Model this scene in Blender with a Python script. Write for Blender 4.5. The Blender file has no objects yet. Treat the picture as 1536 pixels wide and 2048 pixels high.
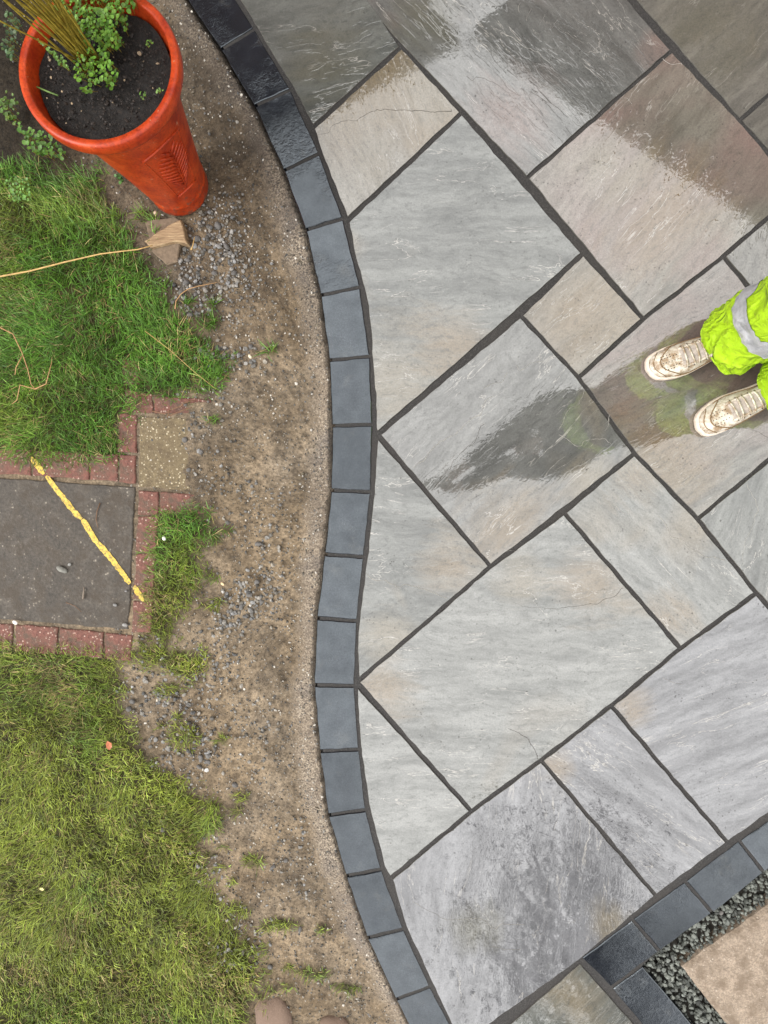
import bpy, bmesh, math, random
import numpy as np
from mathutils import Vector, Matrix
random.seed(7); rng = np.random.default_rng(7)
SC = bpy.context.scene; COL = SC.collection

# ------------------------------------------------------------------ camera
F_PX, CAM_H = 1110.0, 1.9                       # focal length in photo pixels (1536 x 2048), lens height
down = Vector((87/F_PX, 49/F_PX, -1)).normalized()   # where straight-down lies in the camera's own frame
ROT = down.rotation_difference(Vector((0, 0, -1))).to_matrix()
CAM = Vector((0, 0, CAM_H))
cd = bpy.data.cameras.new('camera'); cam = bpy.data.objects.new('camera', cd); COL.objects.link(cam)
cd.sensor_fit = 'VERTICAL'; cd.sensor_height = 24.0; cd.lens = F_PX/2048*24.0
cd.clip_start = 0.005; cd.clip_end = 500
cam.matrix_world = Matrix.Translation(CAM) @ ROT.to_4x4()
SC.camera = cam

# ------------------------------------------------------------------ sky, sun, exposure (overcast, wet)
SUN_EL, SUN_AZ = math.radians(46), math.radians(262)     # from the left of the picture
w = bpy.data.worlds.new('World'); SC.world = w; w.use_nodes = True
t = w.node_tree; t.nodes.clear()
sky = t.nodes.new('ShaderNodeTexSky'); sky.sky_type = 'NISHITA'; sky.sun_disc = False
sky.sun_elevation = SUN_EL; sky.sun_rotation = SUN_AZ; sky.air_density = 1.0; sky.dust_density = 6.0; sky.ozone_density = 1.0
hs = t.nodes.new('ShaderNodeHueSaturation'); hs.inputs['Saturation'].default_value = 0.22
bg = t.nodes.new('ShaderNodeBackground'); bg.inputs['Strength'].default_value = 0.125
wo = t.nodes.new('ShaderNodeOutputWorld')
cl = t.nodes.new('ShaderNodeMix'); cl.data_type = 'RGBA'; cl.inputs[0].default_value = 0.85      # even cloud deck veiling the sky
cl.inputs[7].default_value = (9.25, 9.15, 9.0, 1)
t.links.new(sky.outputs[0], hs.inputs['Color']); t.links.new(hs.outputs[0], cl.inputs[6]); t.links.new(cl.outputs[2], bg.inputs['Color']); t.links.new(bg.outputs[0], wo.inputs[0])
sd = bpy.data.lights.new('sun', 'SUN'); sd.energy = 1.1; sd.angle = math.radians(30); sd.color = (1, 0.97, 0.92)
so = bpy.data.objects.new('sun', sd); COL.objects.link(so)
sdir = Vector((math.sin(SUN_AZ)*math.cos(SUN_EL), math.cos(SUN_AZ)*math.cos(SUN_EL), math.sin(SUN_EL)))
so.rotation_euler = sdir.to_track_quat('Z', 'Y').to_euler(); so.location = sdir*8
SC.view_settings.view_transform = 'Standard'; SC.view_settings.look = 'None'
SC.view_settings.exposure = 1.0; SC.view_settings.gamma = 1.0; SC.view_settings.use_curve_mapping = False

# ------------------------------------------------------------------ helpers
def G(px, py, z=0.0):
    """Ground point (at height z) of a spot measured in the photo."""
    d = ROT @ Vector(((px-768)/F_PX, -(py-1024)/F_PX, -1)); return CAM + d*((z-CAM_H)/d.z)
def g2(p, z=0.0): v = G(p[0], p[1], z); return (v.x, v.y)
def tag(o, label=None, cat=None, group=None, kind=None):
    for k, v in (('label', label), ('category', cat), ('group', group), ('kind', kind)):
        if v: o[k] = v
    return o
def empty(name, loc=(0, 0, 0)):
    o = bpy.data.objects.new(name, None); COL.objects.link(o); o.location = loc; o.empty_display_size = 0.05; return o
def link(name, me, mat=None, parent=None, loc=(0, 0, 0)):
    o = bpy.data.objects.new(name, me); COL.objects.link(o); o.location = loc
    if mat and not me.materials: me.materials.append(mat)
    if parent: o.parent = parent
    return o
def mesh(name, verts, faces, mat=None, parent=None, smooth=False, loc=(0, 0, 0)):
    me = bpy.data.meshes.new(name); me.from_pydata([tuple(v) for v in verts], [], [tuple(f) for f in faces])
    if smooth: me.polygons.foreach_set('use_smooth', [True]*len(me.polygons))
    me.update(); return link(name, me, mat, parent, loc)
def npmesh(name, V, F, col=None, smooth=False):
    """Fast mesh from arrays; F is (n,3) or (n,4)."""
    me = bpy.data.meshes.new(name); k = F.shape[1]
    me.vertices.add(len(V)); me.vertices.foreach_set('co', np.ascontiguousarray(V, dtype=np.float32).ravel())
    me.loops.add(F.size); me.loops.foreach_set('vertex_index', np.ascontiguousarray(F, dtype=np.int32).ravel())
    me.polygons.add(len(F)); me.polygons.foreach_set('loop_start', np.arange(len(F), dtype=np.int32)*k)
    me.polygons.foreach_set('use_smooth', np.full(len(F), smooth))
    if col is not None: addcol(me, 'tint', col)
    me.update(); me.validate(); return me
def addcol(me, name, c):
    a = me.attributes.new(name, 'FLOAT_COLOR', 'POINT'); c4 = np.ones((len(me.vertices), 4), np.float32); c4[:, :3] = c; a.data.foreach_set('color', c4.ravel())
def addf(me, name, v):
    a = me.attributes.new(name, 'FLOAT', 'POINT'); a.data.foreach_set('value', np.asarray(v, np.float32))
def _h(ix, iy, s):
    n = (ix.astype(np.int64)*374761393 + iy.astype(np.int64)*668265263 + s*982451653) & 0xffffffff
    n = ((n ^ (n >> 13))*1274126177) & 0xffffffff; n = n ^ (n >> 16); return (n & 0xffff)/65535.0
def vnoise(x, y, s=0):
    ix, iy = np.floor(x), np.floor(y); fx, fy = x-ix, y-iy; fx = fx*fx*(3-2*fx); fy = fy*fy*(3-2*fy)
    a, b, c, d = _h(ix, iy, s), _h(ix+1, iy, s), _h(ix, iy+1, s), _h(ix+1, iy+1, s)
    return (a*(1-fx)+b*fx)*(1-fy)+(c*(1-fx)+d*fx)*fy
def fbm(x, y, s=0, o=4):
    r, a, tot = 0, 1.0, 0
    for i in range(o): r = r+a*vnoise(x*2**i, y*2**i, s+i*17); tot += a; a *= .5
    return r/tot
def inpoly(x, y, P):
    r = np.zeros(np.shape(x), bool); n = len(P)
    for i in range(n):
        x0, y0 = P[i]; x1, y1 = P[(i+1) % n]
        if y0 == y1: continue
        c = ((y0 > y) != (y1 > y)) & (x < (x1-x0)*(y-y0)/(y1-y0)+x0); r ^= c
    return r
def edgedist(x, y, P):
    """signed distance to polygon, positive inside"""
    d = np.full(np.shape(x), 1e9); n = len(P)
    for i in range(n):
        ax, ay = P[i]; bx, by = P[(i+1) % n]; ex, ey = bx-ax, by-ay; L = ex*ex+ey*ey+1e-12
        u = np.clip(((x-ax)*ex+(y-ay)*ey)/L, 0, 1); d = np.minimum(d, np.hypot(x-ax-u*ex, y-ay-u*ey))
    return np.where(inpoly(x, y, P), d, -d)

# ------------------------------------------------------------------ node materials
class Mat:
    def __init__(s, name):
        s.m = bpy.data.materials.new(name); s.m.use_nodes = True; s.t = s.m.node_tree
        s.b = s.t.nodes['Principled BSDF']; s.out = s.t.nodes['Material Output']
    def n(s, typ, ins=None, **props):
        nd = s.t.nodes.new('ShaderNode'+typ)
        for k, v in props.items(): setattr(nd, k, v)
        for k, v in (ins or {}).items(): s.put(nd.inputs[k], v)
        return nd
    def put(s, sock, v):
        if isinstance(v, bpy.types.NodeSocket): s.t.links.new(v, sock)
        elif isinstance(v, tuple) and len(v) == 3 and sock.type == 'RGBA': sock.default_value = (*v, 1)
        else: sock.default_value = v
    def set(s, **kw):
        for k, v in kw.items(): s.put(s.b.inputs[k.replace('_', ' ')], v)
        return s
    def coord(s, kind='Object'): return s.n('TexCoord').outputs[kind]
    def map(s, vec, scale=(1, 1, 1), rot=(0, 0, 0), loc=(0, 0, 0)):
        return s.n('Mapping', {'Vector': vec, 'Scale': scale, 'Rotation': rot, 'Location': loc}).outputs[0]
    def noise(s, vec, scale=5, detail=4, rough=.55, dist=0.0):
        return s.n('TexNoise', {'Vector': vec, 'Scale': scale, 'Detail': detail, 'Roughness': rough, 'Distortion': dist}).outputs[0]
    def vor(s, vec, scale=5, feature='F1', out='Distance', rnd=1.0):
        return s.n('TexVoronoi', {'Vector': vec, 'Scale': scale, 'Randomness': rnd}, feature=feature).outputs[out]
    def ramp(s, fac, stops, interp='LINEAR'):
        nd = s.n('ValToRGB', {'Fac': fac}); r = nd.color_ramp; r.interpolation = interp
        while len(r.elements) < len(stops): r.elements.new(0.5)
        for e, (p, c) in zip(r.elements, stops):
            e.position = p; e.color = (c, c, c, 1) if not isinstance(c, tuple) else (*c, 1)
        return nd.outputs[0]
    def mix(s, fac, a, b, mode='MIX'):
        nd = s.n('Mix', data_type='RGBA', blend_type=mode)
        s.put(nd.inputs[0], fac); s.put(nd.inputs[6], a); s.put(nd.inputs[7], b); return nd.outputs[2]
    def math(s, op, a, b=0.0, clamp=False):
        nd = s.n('Math', operation=op, use_clamp=clamp); s.put(nd.inputs[0], a); s.put(nd.inputs[1], b); return nd.outputs[0]
    def bump(s, h, strength=.5, dist=.002, normal=None):
        ins = {'Height': h, 'Strength': strength, 'Distance': dist}
        if normal: ins['Normal'] = normal
        return s.n('Bump', ins).outputs[0]
    def attr(s, name, out='Color'): return s.n('Attribute', attribute_name=name).outputs[out]
    def objrand(s): return s.n('ObjectInfo').outputs['Random']

WET_IOR = 2.5
def slab_mat(seed, a, b, c, ang, cpos=.55, pits=.5, stretch=5.0, vein=1.0, blooms=(), ridge=.24):
    """wet riven sandstone: a/b streak colours, c the warm bloom, ang the bedding direction"""
    m = Mat('sandstone_%d' % seed); co = m.coord()
    lo = m.map(co, loc=(seed*3.7, seed*1.9, 0))
    rt = m.map(co, rot=(0, 0, -ang)); st = m.map(rt, scale=(1, stretch, 1), loc=(seed*2.3, seed*5.1, 0))
    warp = m.n('TexNoise', {'Vector': lo, 'Scale': 4.0, 'Detail': 3.0}).outputs['Color']
    wv = m.n('VectorMath', {0: warp, 1: (.22, .22, 0)}, operation='MULTIPLY').outputs[0]
    stw = m.n('VectorMath', {0: st, 1: wv}, operation='ADD').outputs[0]
    streak = m.noise(stw, 3.6, 7, .56)
    fine = m.noise(m.n('VectorMath', {0: m.map(rt, scale=(1, stretch*.45, 1)), 1: wv}, operation='ADD').outputs[0], 30.0, 7, .68)
    big = m.noise(lo, 1.9, 3, .5, .6)
    grain = m.noise(lo, 170, 4, .75)
    col = m.mix(m.ramp(streak, [(.36, 0.0), (.62, 1.0)]), tuple(q*.84 for q in a), tuple(q*1.06 for q in b))
    col = m.mix(m.ramp(big, [(cpos, 0.0), (cpos+.16, 1.0)]), col, c)
    bn = m.math('MULTIPLY', m.math('SUBTRACT', m.noise(stw, 3.0, 6, .65), .5), 2.2)
    for bx, by, br, bc2 in blooms:      # iron-stained zones of the stone itself
        dv = m.n('VectorMath', {0: co, 1: (bx, by, 0)}, operation='SUBTRACT').outputs[0]; ln = m.n('VectorMath', {0: dv}, operation='LENGTH').outputs['Value']
        col = m.mix(m.ramp(m.math('ADD', m.math('DIVIDE', ln, br), bn), [(.15, .72), (1.35, 0.0)]), col, bc2)
    col = m.mix(m.ramp(fine, [(.36, .50), (.48, 0.0)]), col, tuple(x*.60 for x in a))
    col = m.mix(m.ramp(fine, [(.56, 0.0), (.74, .40)]), col, tuple(min(1, x*1.35+.02) for x in b))
    # pale mineral veins: level lines of a warped noise
    vn = m.noise(stw, 2.6, 5, .6, .4)
    va = m.math('ABSOLUTE', m.math('SUBTRACT', vn, .47))
    vmask = m.math('MULTIPLY', m.ramp(va, [(0.0, 1.0), (.008, 0.0)]), m.ramp(m.noise(lo, 5.0, 2), [(.47, 0.0), (.60, vein)]))
    col = m.mix(m.math('MULTIPLY', vmask, .8), col, (.36, .34, .31))
    # dark pits and specks
    pd = m.vor(lo, 62.0); pr = m.noise(lo, 9.0, 2)
    pm = m.math('MULTIPLY', m.ramp(pd, [(.10, 1.0), (.20, 0.0)]), m.ramp(pr, [(.46, 0.0), (.60, pits)]))
    pd2 = m.vor(lo, 26.0); pm2 = m.math('MULTIPLY', m.ramp(pd2, [(.05, 1.0), (.11, 0.0)]), m.ramp(m.noise(lo, 11.0, 2), [(.50, 0.0), (.60, .8)]))
    pm = m.math('MAXIMUM', pm, pm2)
    col = m.mix(m.math('MULTIPLY', pm, .75), col, (.02, .018, .016))
    col = m.mix(1.0, col, m.ramp(grain, [(.25, .72), (.75, 1.28)]), 'MULTIPLY')
    hgt = m.math('ADD', m.math('MULTIPLY', streak, .9), m.math('MULTIPLY', fine, .55))
    hgt = m.math('ADD', hgt, m.math('MULTIPLY', vmask, .25))
    hgt = m.math('SUBTRACT', hgt, m.math('MULTIPLY', pm, .35))
    nb = m.bump(m.math('ADD', hgt, m.math('MULTIPLY', grain, .10)), .55, .0035)
    # water film: follows the relief, runs thin on ridges and in pits
    rg = m.noise(stw, 6.5, 3, .55, .3); rdg = m.ramp(m.math('ABSOLUTE', m.math('SUBTRACT', rg, .5)), [(0.0, 1.0), (.03, 0.0)])
    rdg = m.math('MULTIPLY', rdg, m.ramp(m.noise(lo, 6.5, 3), [(.38, 0.0), (.52, 1.0)]))
    rg2 = m.noise(stw, 17.0, 2, .55, .2); rdg2 = m.math('MULTIPLY', m.ramp(m.math('ABSOLUTE', m.math('SUBTRACT', rg2, .5)), [(0.0, 1.0), (.05, 0.0)]), m.ramp(m.noise(lo, 4.0, 3), [(.42, 0.0), (.58, 1.0)]))
    st1 = m.noise(stw, 3.6, 2, .5); sp1 = m.noise(stw, 13.0, 1, .5); sp2 = m.noise(lo, 48, 1.5, .6)
    dots = m.math('MULTIPLY', m.ramp(sp2, [(.50, 0.0), (.62, 1.0)]), m.ramp(m.noise(lo, 7.0, 2), [(.40, 0.35), (.58, 1.0)]))
    hc = m.math('ADD', m.math('MULTIPLY', st1, .20 if ridge > .1 else .12), m.math('MULTIPLY', sp1, .045))
    hc = m.math('ADD', m.math('ADD', hc, m.math('ADD', m.math('MULTIPLY', rdg, ridge), m.math('MULTIPLY', rdg2, ridge*.17))), m.math('MULTIPLY', dots, .075))
    nc = m.bump(hc, .20, .0024)
    film = m.math('MULTIPLY', m.ramp(fine, [(.30, .74), (.62, 1.0)]), m.ramp(grain, [(.28, .72), (.62, 1.0)]))
    film = m.math('MULTIPLY', film, m.ramp(streak, [(.30, .80), (.66, 1.0)]))
    film = m.math('MULTIPLY', film, m.math('SUBTRACT', 1.0, m.math('MULTIPLY', pm, .8)))
    cr = m.ramp(m.noise(lo, 3.2, 4), [(.35, .012), (.70, .045)])
    m.set(Base_Color=col, Roughness=.62, Normal=nb, Coat_Weight=film, Coat_IOR=WET_IOR, Coat_Roughness=cr, Coat_Normal=nc)
    m.b.inputs['Specular IOR Level'].default_value = .3
    return m.m
def edging_mat():
    m = Mat('wet_basalt'); co = m.coord(); rnd = m.objrand()
    off = m.n('CombineXYZ', {0: m.math('MULTIPLY', rnd, 17.0), 1: m.math('MULTIPLY', rnd, 31.0), 2: 0.0}).outputs[0]
    lo = m.n('VectorMath', {0: co, 1: off}, operation='ADD').outputs[0]
    g = m.noise(lo, 190, 4, .75); mid = m.noise(lo, 26, 6, .65); big = m.noise(lo, 7, 3)
    col = m.mix(m.ramp(big, [(.35, 0.0), (.7, 1.0)]), (.006, .007, .010), (.010, .012, .017))
    col = m.mix(m.ramp(g, [(.5, 0.0), (.8, .5)]), col, (.028, .031, .038))
    col = m.mix(m.ramp(m.noise(lo, 9, 6, .7), [(.58, 0.0), (.74, .55)]), col, (.060, .056, .050))
    pz = m.ramp(m.noise(lo, 4.5, 3), [(.47, 0.06), (.64, 1.0)])
    rough = m.ramp(m.noise(lo, 60, 4, .7), [(.42, 0.0), (.62, 1.0)])
    h = m.math('ADD', m.math('MULTIPLY', mid, .5), m.math('MULTIPLY', m.math('MULTIPLY', rough, pz), 1.0))
    h2 = m.math('ADD', h, m.math('MULTIPLY', g, .08))
    lev = m.math('MULTIPLY', m.ramp(g, [(.28, .40), (.62, .60)]), m.ramp(m.noise(lo, 16, 5, .65), [(.32, .78), (.62, 1.04)]))
    lev = m.math('MULTIPLY', lev, m.math('ADD', .80, m.math('MULTIPLY', rnd, .36)))
    m.set(Base_Color=col, Roughness=m.ramp(mid, [(.3, .07), (.7, .17)]), Normal=m.bump(h2, .30, .0018), IOR=1.95)
    m.put(m.b.inputs['Specular IOR Level'], lev); m.put(m.b.inputs['Specular Tint'], (.84, .93, 1.0))  # bluish tint put on the reflection stands in for a bluer sky
    return m.m
def mortar_mat():
    m = Mat('dark_joint_mortar'); co = m.coord(); g = m.noise(co, 190, 5, .8); b = m.noise(co, 6, 3)
    col = m.ramp(g, [(.32, (.008, .007, .007)), (.52, (.024, .022, .021)), (.70, (.075, .070, .066))])
    col = m.mix(m.ramp(b, [(.4, 0.0), (.7, .55)]), col, (.038, .033, .029))
    m.set(Base_Color=col, Roughness=.75, Normal=m.bump(g, .9, .003)); return m.m
def soil_mat():
    m = Mat('bare_soil'); co = m.coord(); ha = m.attr('haunch', 'Fac'); gr = m.attr('turf', 'Fac'); dk = m.attr('damp_shade', 'Fac')
    big = m.noise(co, 4.0, 5, .6); mid = m.noise(co, 24, 6, .65); fine = m.noise(co, 95, 6, .75); grain = m.noise(co, 160, 4, .8)
    col = m.mix(m.ramp(big, [(.34, 0.0), (.66, 1.0)]), (.135, .098, .060), (.285, .215, .140))
    col = m.mix(m.ramp(mid, [(.40, .55), (.52, 0.0)]), col, (.075, .056, .038))
    col = m.mix(m.ramp(mid, [(.56, 0.0), (.70, .55)]), col, (.27, .205, .135))
    col = m.mix(1.0, col, m.ramp(fine, [(.30, .38), (.5, 1.0), (.70, 1.65)]), 'MULTIPLY')
    col = m.mix(m.ramp(m.noise(co, 2.3, 4, .6), [(.44, 0.0), (.62, .7)]), col, m.mix(1.0, col, (.80, .86, .98), 'MULTIPLY'))
    sp = m.vor(co, 210.0); col = m.mix(m.math('MULTIPLY', m.ramp(sp, [(.10, 1.0), (.2, 0.0)]), m.ramp(m.noise(co, 70, 2), [(.52, 0.0), (.60, .9)])), col, (.48, .43, .35))
    # sandy concrete haunching beside the edging
    sand = m.ramp(grain, [(.36, (.022, .020, .022)), (.45, (.14, .115, .095)), (.55, (.33, .27, .20)), (.68, (.60, .53, .43))])
    sand = m.mix(m.ramp(m.noise(co, 9, 4, .6), [(.48, 0.0), (.66, .6)]), sand, (.10, .088, .084))
    sand = m.mix(m.ramp(big, [(.4, .5), (.6, 0.0)]), sand, (.20, .155, .112))
    col = m.mix(ha, col, sand)
    col = m.mix(m.math('MULTIPLY', dk, .85), col, m.mix(1.0, col, (.27, .265, .27), 'MULTIPLY'))
    col = m.mix(m.attr('bed', 'Fac'), col, m.ramp(fine, [(.35, (.008, .006, .004)), (.65, (.040, .030, .019))]))
    turf = m.mix(m.ramp(mid, [(.35, 0.0), (.65, 1.0)]), (.028, .026, .010), (.075, .070, .022))  # mossy underlay, coloured dark so gaps between blades read as self-shadow
    col = m.mix(gr, col, turf)
    h = m.math('ADD', m.math('MULTIPLY', mid, 1.0), m.math('ADD', m.math('MULTIPLY', fine, .55), m.math('MULTIPLY', grain, .22)))
    m.set(Base_Color=col, Roughness=.80, Normal=m.bump(h, 1.0, .009)); m.b.inputs['Specular IOR Level'].default_value = .25; return m.m
def tint_mat(name, rough=.6, bump=0, bscale=200, spec=.3, coat=0):
    m = Mat(name); c = m.attr('tint')
    if bump:
        nn = m.noise(m.coord(), bscale, 4, .7)
        c = m.mix(1.0, c, m.ramp(nn, [(.25, .6), (.75, 1.4)]), 'MULTIPLY'); m.set(Normal=m.bump(nn, bump, .002))
    m.set(Base_Color=c, Roughness=rough); m.b.inputs['Specular IOR Level'].default_value = spec
    if coat: m.set(Coat_Weight=coat, Coat_Roughness=.2)
    return m.m
def speck_mat(name, base, dark, speck, sc=300, amount=.6, rough=.75, bump=.6, dirt=None, wet=0):
    """aggregate-faced concrete or clay with pale grains"""
    m = Mat(name); co = m.coord(); g = m.noise(co, sc, 4, .7); b = m.noise(co, 14, 5, .6); v = m.math('SUBTRACT', m.vor(co, sc*.75), m.math('MULTIPLY', m.math('SUBTRACT', m.noise(co, sc*.8, 2), .5), .55))
    col = m.mix(m.ramp(b, [(.35, 0.0), (.68, 1.0)]), dark, base)
    col = m.mix(1.0, col, m.ramp(g, [(.25, .5), (.75, 1.5)]), 'MULTIPLY')
    col = m.mix(m.math('MULTIPLY', m.ramp(v, [(.16, 1.0), (.30, 0.0)]), m.ramp(m.noise(co, sc*.3, 2), [(.62-amount*.3, 0.0), (.70-amount*.3, 1.0)])), col, speck)
    if dirt: col = m.mix(m.ramp(m.noise(co, 16, 6, .7), [(.46, 0.0), (.62, .9)]), col, dirt)
    m.set(Base_Color=col, Roughness=rough, Normal=m.bump(g, bump, .004))
    if wet: m.set(Coat_Weight=wet, Coat_Roughness=.35)
    return m.m
def plain_mat(name, col, rough=.6, var=.25, sc=60, bump=.2, dist=.002, spec=.4):
    m = Mat(name); co = m.coord(); g = m.noise(co, sc, 5, .65)
    c = m.mix(1.0, col, m.ramp(g, [(.25, 1-var), (.75, 1+var)]), 'MULTIPLY')
    m.set(Base_Color=c, Roughness=rough, Normal=m.bump(g, bump, dist)); m.b.inputs['Specular IOR Level'].default_value = spec; return m.m

MORTAR = mortar_mat(); EDGE = edging_mat(); SOIL = soil_mat()
STONE = tint_mat('loose_stone', .55, .35, 240, .4); BLADE = tint_mat('grass_blade', .5, spec=.25); LEAF = tint_mat('leaf', .45, .15, 300, .35)
CUT = plain_mat('cut_sandstone_edge', (.085, .080, .070), .85, .4, 120, .6)
VEIN_L = plain_mat('pale_vein', (.27, .255, .23), .5, .3, 300); VEIN_D = plain_mat('brown_crease', (.055, .042, .030), .6, .4, 300)

# ------------------------------------------------------------------ outlines measured in the photo
E_PX = [(270,-330),(330,-230),(390,-135),(440,-60),(477,0),(511,55),(555,130),(585,177),(622,250),(640,303),(691,436),(703,488),(713,532),(731,600),(739,660),(743,728),(749,800),(750,858),(749,920),(746,988),(732,1113),(723,1180),(716,1243),(712,1300),(711,1367),(714,1438),(720,1500),(735,1609),(766,1733),(810,1854),(862,1967),(900,2048),(936,2118),(990,2215),(1050,2320),(1110,2430)]
J_PX = [((205,-285),(270,-320)),((262,-190),(328,-228)),((318,-95),(385,-138)),((372,-2),(440,-55)),((440,99),(508,56)),((507,212),(581,178)),((565,341),(638,305)),((609,460),(686,436)),((639,590),(720,573)),((656,720),(740,712)),((662,851),(745,849)),((660,980),(741,984)),((647,1108),(727,1114)),((631,1236),(713,1242)),((626,1370),(708,1372)),((637,1503),(717,1499)),((654,1631),(731,1620)),((690,1753),(762,1739)),((732,1877),(806,1859)),((790,2001),(859,1974)),((846,2108),(915,2078)),((905,2214),(972,2184)),((965,2320),(1030,2290)),((1025,2425),(1090,2395))]
W_PX = [j[0] for j in J_PX]
def earc(y0, y1):
    pts = [p for p in E_PX if min(y0, y1) < p[1] < max(y0, y1)]
    return pts if y0 < y1 else pts[::-1]
SLABS = [  # outline along the joint centres, streak colours a/b, warm bloom c, bedding angle, bloom start
 ([(642,-116),(742,3),(803,93),(625,254)]+earc(250,-240)+[(390,-320)], 'g', 'b', .1, .62),
 ([(803,93),(924,224),(694,440)]+earc(436,257)+[(625,257)], 'k', 'b', -1.2, .45),
 ([(924,224),(1167,506),(754,868)]+earc(862,446)+[(695,443)], 'g', 'b', -.05, .60),
 ([(688,-40),(803,93),(1053,357),(1345,100),(1000,-305)], 'l', 'p', -.8, .58),
 ([(1480,240),(1770,-15),(1410,-425),(1120,-170)], 'o', 'b', .7, .62),
 ([(1053,357),(1345,100),(1480,240),(1602,380),(1447,512),(1287,638)], 'k', 'p', .9, .47),
 ([(1480,240),(1770,-15),(1895,125),(1602,380)], 'o', 'b', .7, .6),
 ([(1167,506),(1287,638),(1157,755),(1041,631)], 'b', 'b', .7, .5),
 ([(757,869),(1041,631),(1157,755),(1269,907),(981,1133)], 'l', 'b', .75, .57),
 ([(1157,755),(1287,638),(1447,512),(1682,800),(1395,1038),(1269,907)], 'o', 'p', .6, .50),
 ([(1447,512),(1602,380),(1840,650),(1682,800)], 'o', 'b', 1.4, .6),
 ([(1269,907),(1395,1038),(1513,1186),(1361,1297),(1128,1025)], 'w', 'b', -.75, .62),
 ([(1395,1038),(1682,800),(1915,1080),(1630,1318),(1513,1186)], 'g', 'b', 1.3, .68),
 ([(754,872),(981,1133),(716,1362)]+earc(1360,876), 'g', 'b', -.05, .62),
 ([(715,1364),(981,1133),(1128,1025),(1361,1297),(1222,1412),(1082,1521),(943,1623)], 'w', 'b', .0, .60),
 ([(1222,1412),(1361,1297),(1513,1186),(1630,1318),(1748,1480),(1456,1686)], 'v', 'b', .4, .66),
 ([(713,1370),(943,1623),(780,1757)]+earc(1754,1374), 'w', 'b', .1, .66),
 ([(1082,1521),(1222,1412),(1456,1686),(1313,1793)], 'v', 'b', -.55, .62),
 ([(782,1758),(943,1623),(1082,1521),(1313,1793),(1161,1922),(930,2086)]+earc(2080,1762), 'v', 'b', 1.5, .62),
 ([(1161,1924),(1267,2044),(1400,2198),(1190,2400),(1080,2372)]+earc(2370,2092), 'g', 'b', .9, .55),
]
TINT = {'g': ((.085,.090,.082), (.135,.140,.128)), 'k': ((.155,.140,.112), (.205,.188,.155)), 'l': ((.105,.105,.098), (.150,.150,.142)),
        'o': ((.118,.112,.098), (.175,.166,.142)), 'w': ((.140,.145,.135), (.205,.208,.196)), 'v': ((.118,.119,.130), (.182,.184,.196)),
        'b': ((.150,.125,.088), (.185,.160,.120)), 'p': ((.150,.115,.105), (.185,.150,.135))}
WARM = {'b': (.175,.138,.088), 'p': (.180,.128,.110)}

BLOOM = {'t': (.142, .100, .052), 'p': (.142, .098, .084), 'o': (.082, .078, .056), 'k': (.150, .126, .086)}
BLOOMS = [(1,860,170,90,'k'),(1,740,330,80,'k'),(2,800,770,150,'k'),(2,900,690,90,'t'),(3,1010,240,110,'p'),(3,850,40,90,'o'),(5,1330,440,150,'t'),(5,1400,530,80,'p'),(5,1220,340,90,'k'),(7,1170,630,120,'t'),
 (8,1020,1060,120,'t'),(8,1190,965,70,'k'),(9,1330,930,150,'t'),(9,1310,690,130,'p'),(9,1480,700,120,'p'),(11,1270,950,75,'t'),(11,1330,1240,80,'t'),(13,900,1120,80,'t'),(13,780,1280,80,'k'),
 (14,1180,1165,90,'t'),(14,1040,1160,70,'k'),(14,760,1385,90,'t'),(15,1260,1420,55,'t'),(17,1110,1535,45,'t'),(18,1220,1850,60,'k'),(18,950,1860,70,'o'),(19,1150,2000,80,'k'),(0,650,120,110,'o'),(4,1430,60,140,'o')]

# ------------------------------------------------------------------ far ground
gm = Mat('distant_turf'); gco = gm.coord()
gm.set(Base_Color=gm.ramp(gm.noise(gco, 3, 6, .7), [(.3, (.03, .042, .012)), (.7, (.09, .10, .03))]), Roughness=.9)
tag(mesh('ground', [(-150,-150,-.10),(150,-150,-.10),(150,150,-.10),(-150,150,-.10)], [(0,1,2,3)], gm.m), kind='structure')

# ------------------------------------------------------------------ bare soil sheet left of the edging
WX = np.array([g2(p) for p in W_PX]); WO = np.argsort(WX[:, 1]); WYs, WXs = WX[WO, 1], WX[WO, 0]
def wline(y): return np.interp(y, WYs, WXs)
P = lambda L: [g2(p) for p in L]
LAWN_UP = P([(-700,318),(60,312),(150,322),(190,328),(212,392),(250,440),(272,492),(305,535),(335,592),(384,640),(432,702),(452,740),(428,782),(345,806),(278,800),(252,850),(234,915),(170,934),(90,926),(0,922),(-700,900)])
LAWN_MID = P([(288,1030),(398,1008),(440,1060),(428,1092),(402,1110),(414,1152),(395,1192),(352,1242),(340,1290),(262,1300),(278,1236),(286,1120),(300,1050)])
LAWN_LOW = P([(-700,1262),(0,1282),(60,1292),(200,1304),(250,1296),(330,1286),(405,1296),(408,1345),(380,1380),(260,1330),(232,1352),(240,1420),(280,1500),(330,1562),(400,1582),(440,1612),(438,1662),(400,1702),(415,1758),(432,1800),(462,1852),(512,1902),(522,1962),(500,2060),(520,2300),(-700,2300)])
TUFTS = [(355,1480,46,40),(480,1600,22,18),(500,1732,34,20),(330,1385,40,18),(420,1075,20,22),(455,1925,50,30),(690,1990,40,12),(620,1960,60,16),(470,1830,40,24),(560,1860,50,16),(395,1330,30,24),(410,640,30,22)]
trng = np.random.default_rng(3)
for ex_, ey_, r_ in [(455,760,40),(440,720,40),(420,1130,40),(400,1200,45),(370,1270,45),(260,1380,60),(300,1470,60),(350,1560,60),(430,1640,60),(430,1740,60),(470,1820,70),(530,1880,70),(560,1960,70),(540,2020,60),(300,470,40),(350,600,40)]:
    for k in range(4): TUFTS.append((ex_+trng.normal(0, r_), ey_+trng.normal(0, r_*.6), trng.uniform(9, 22), trng.uniform(8, 16)))
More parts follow.
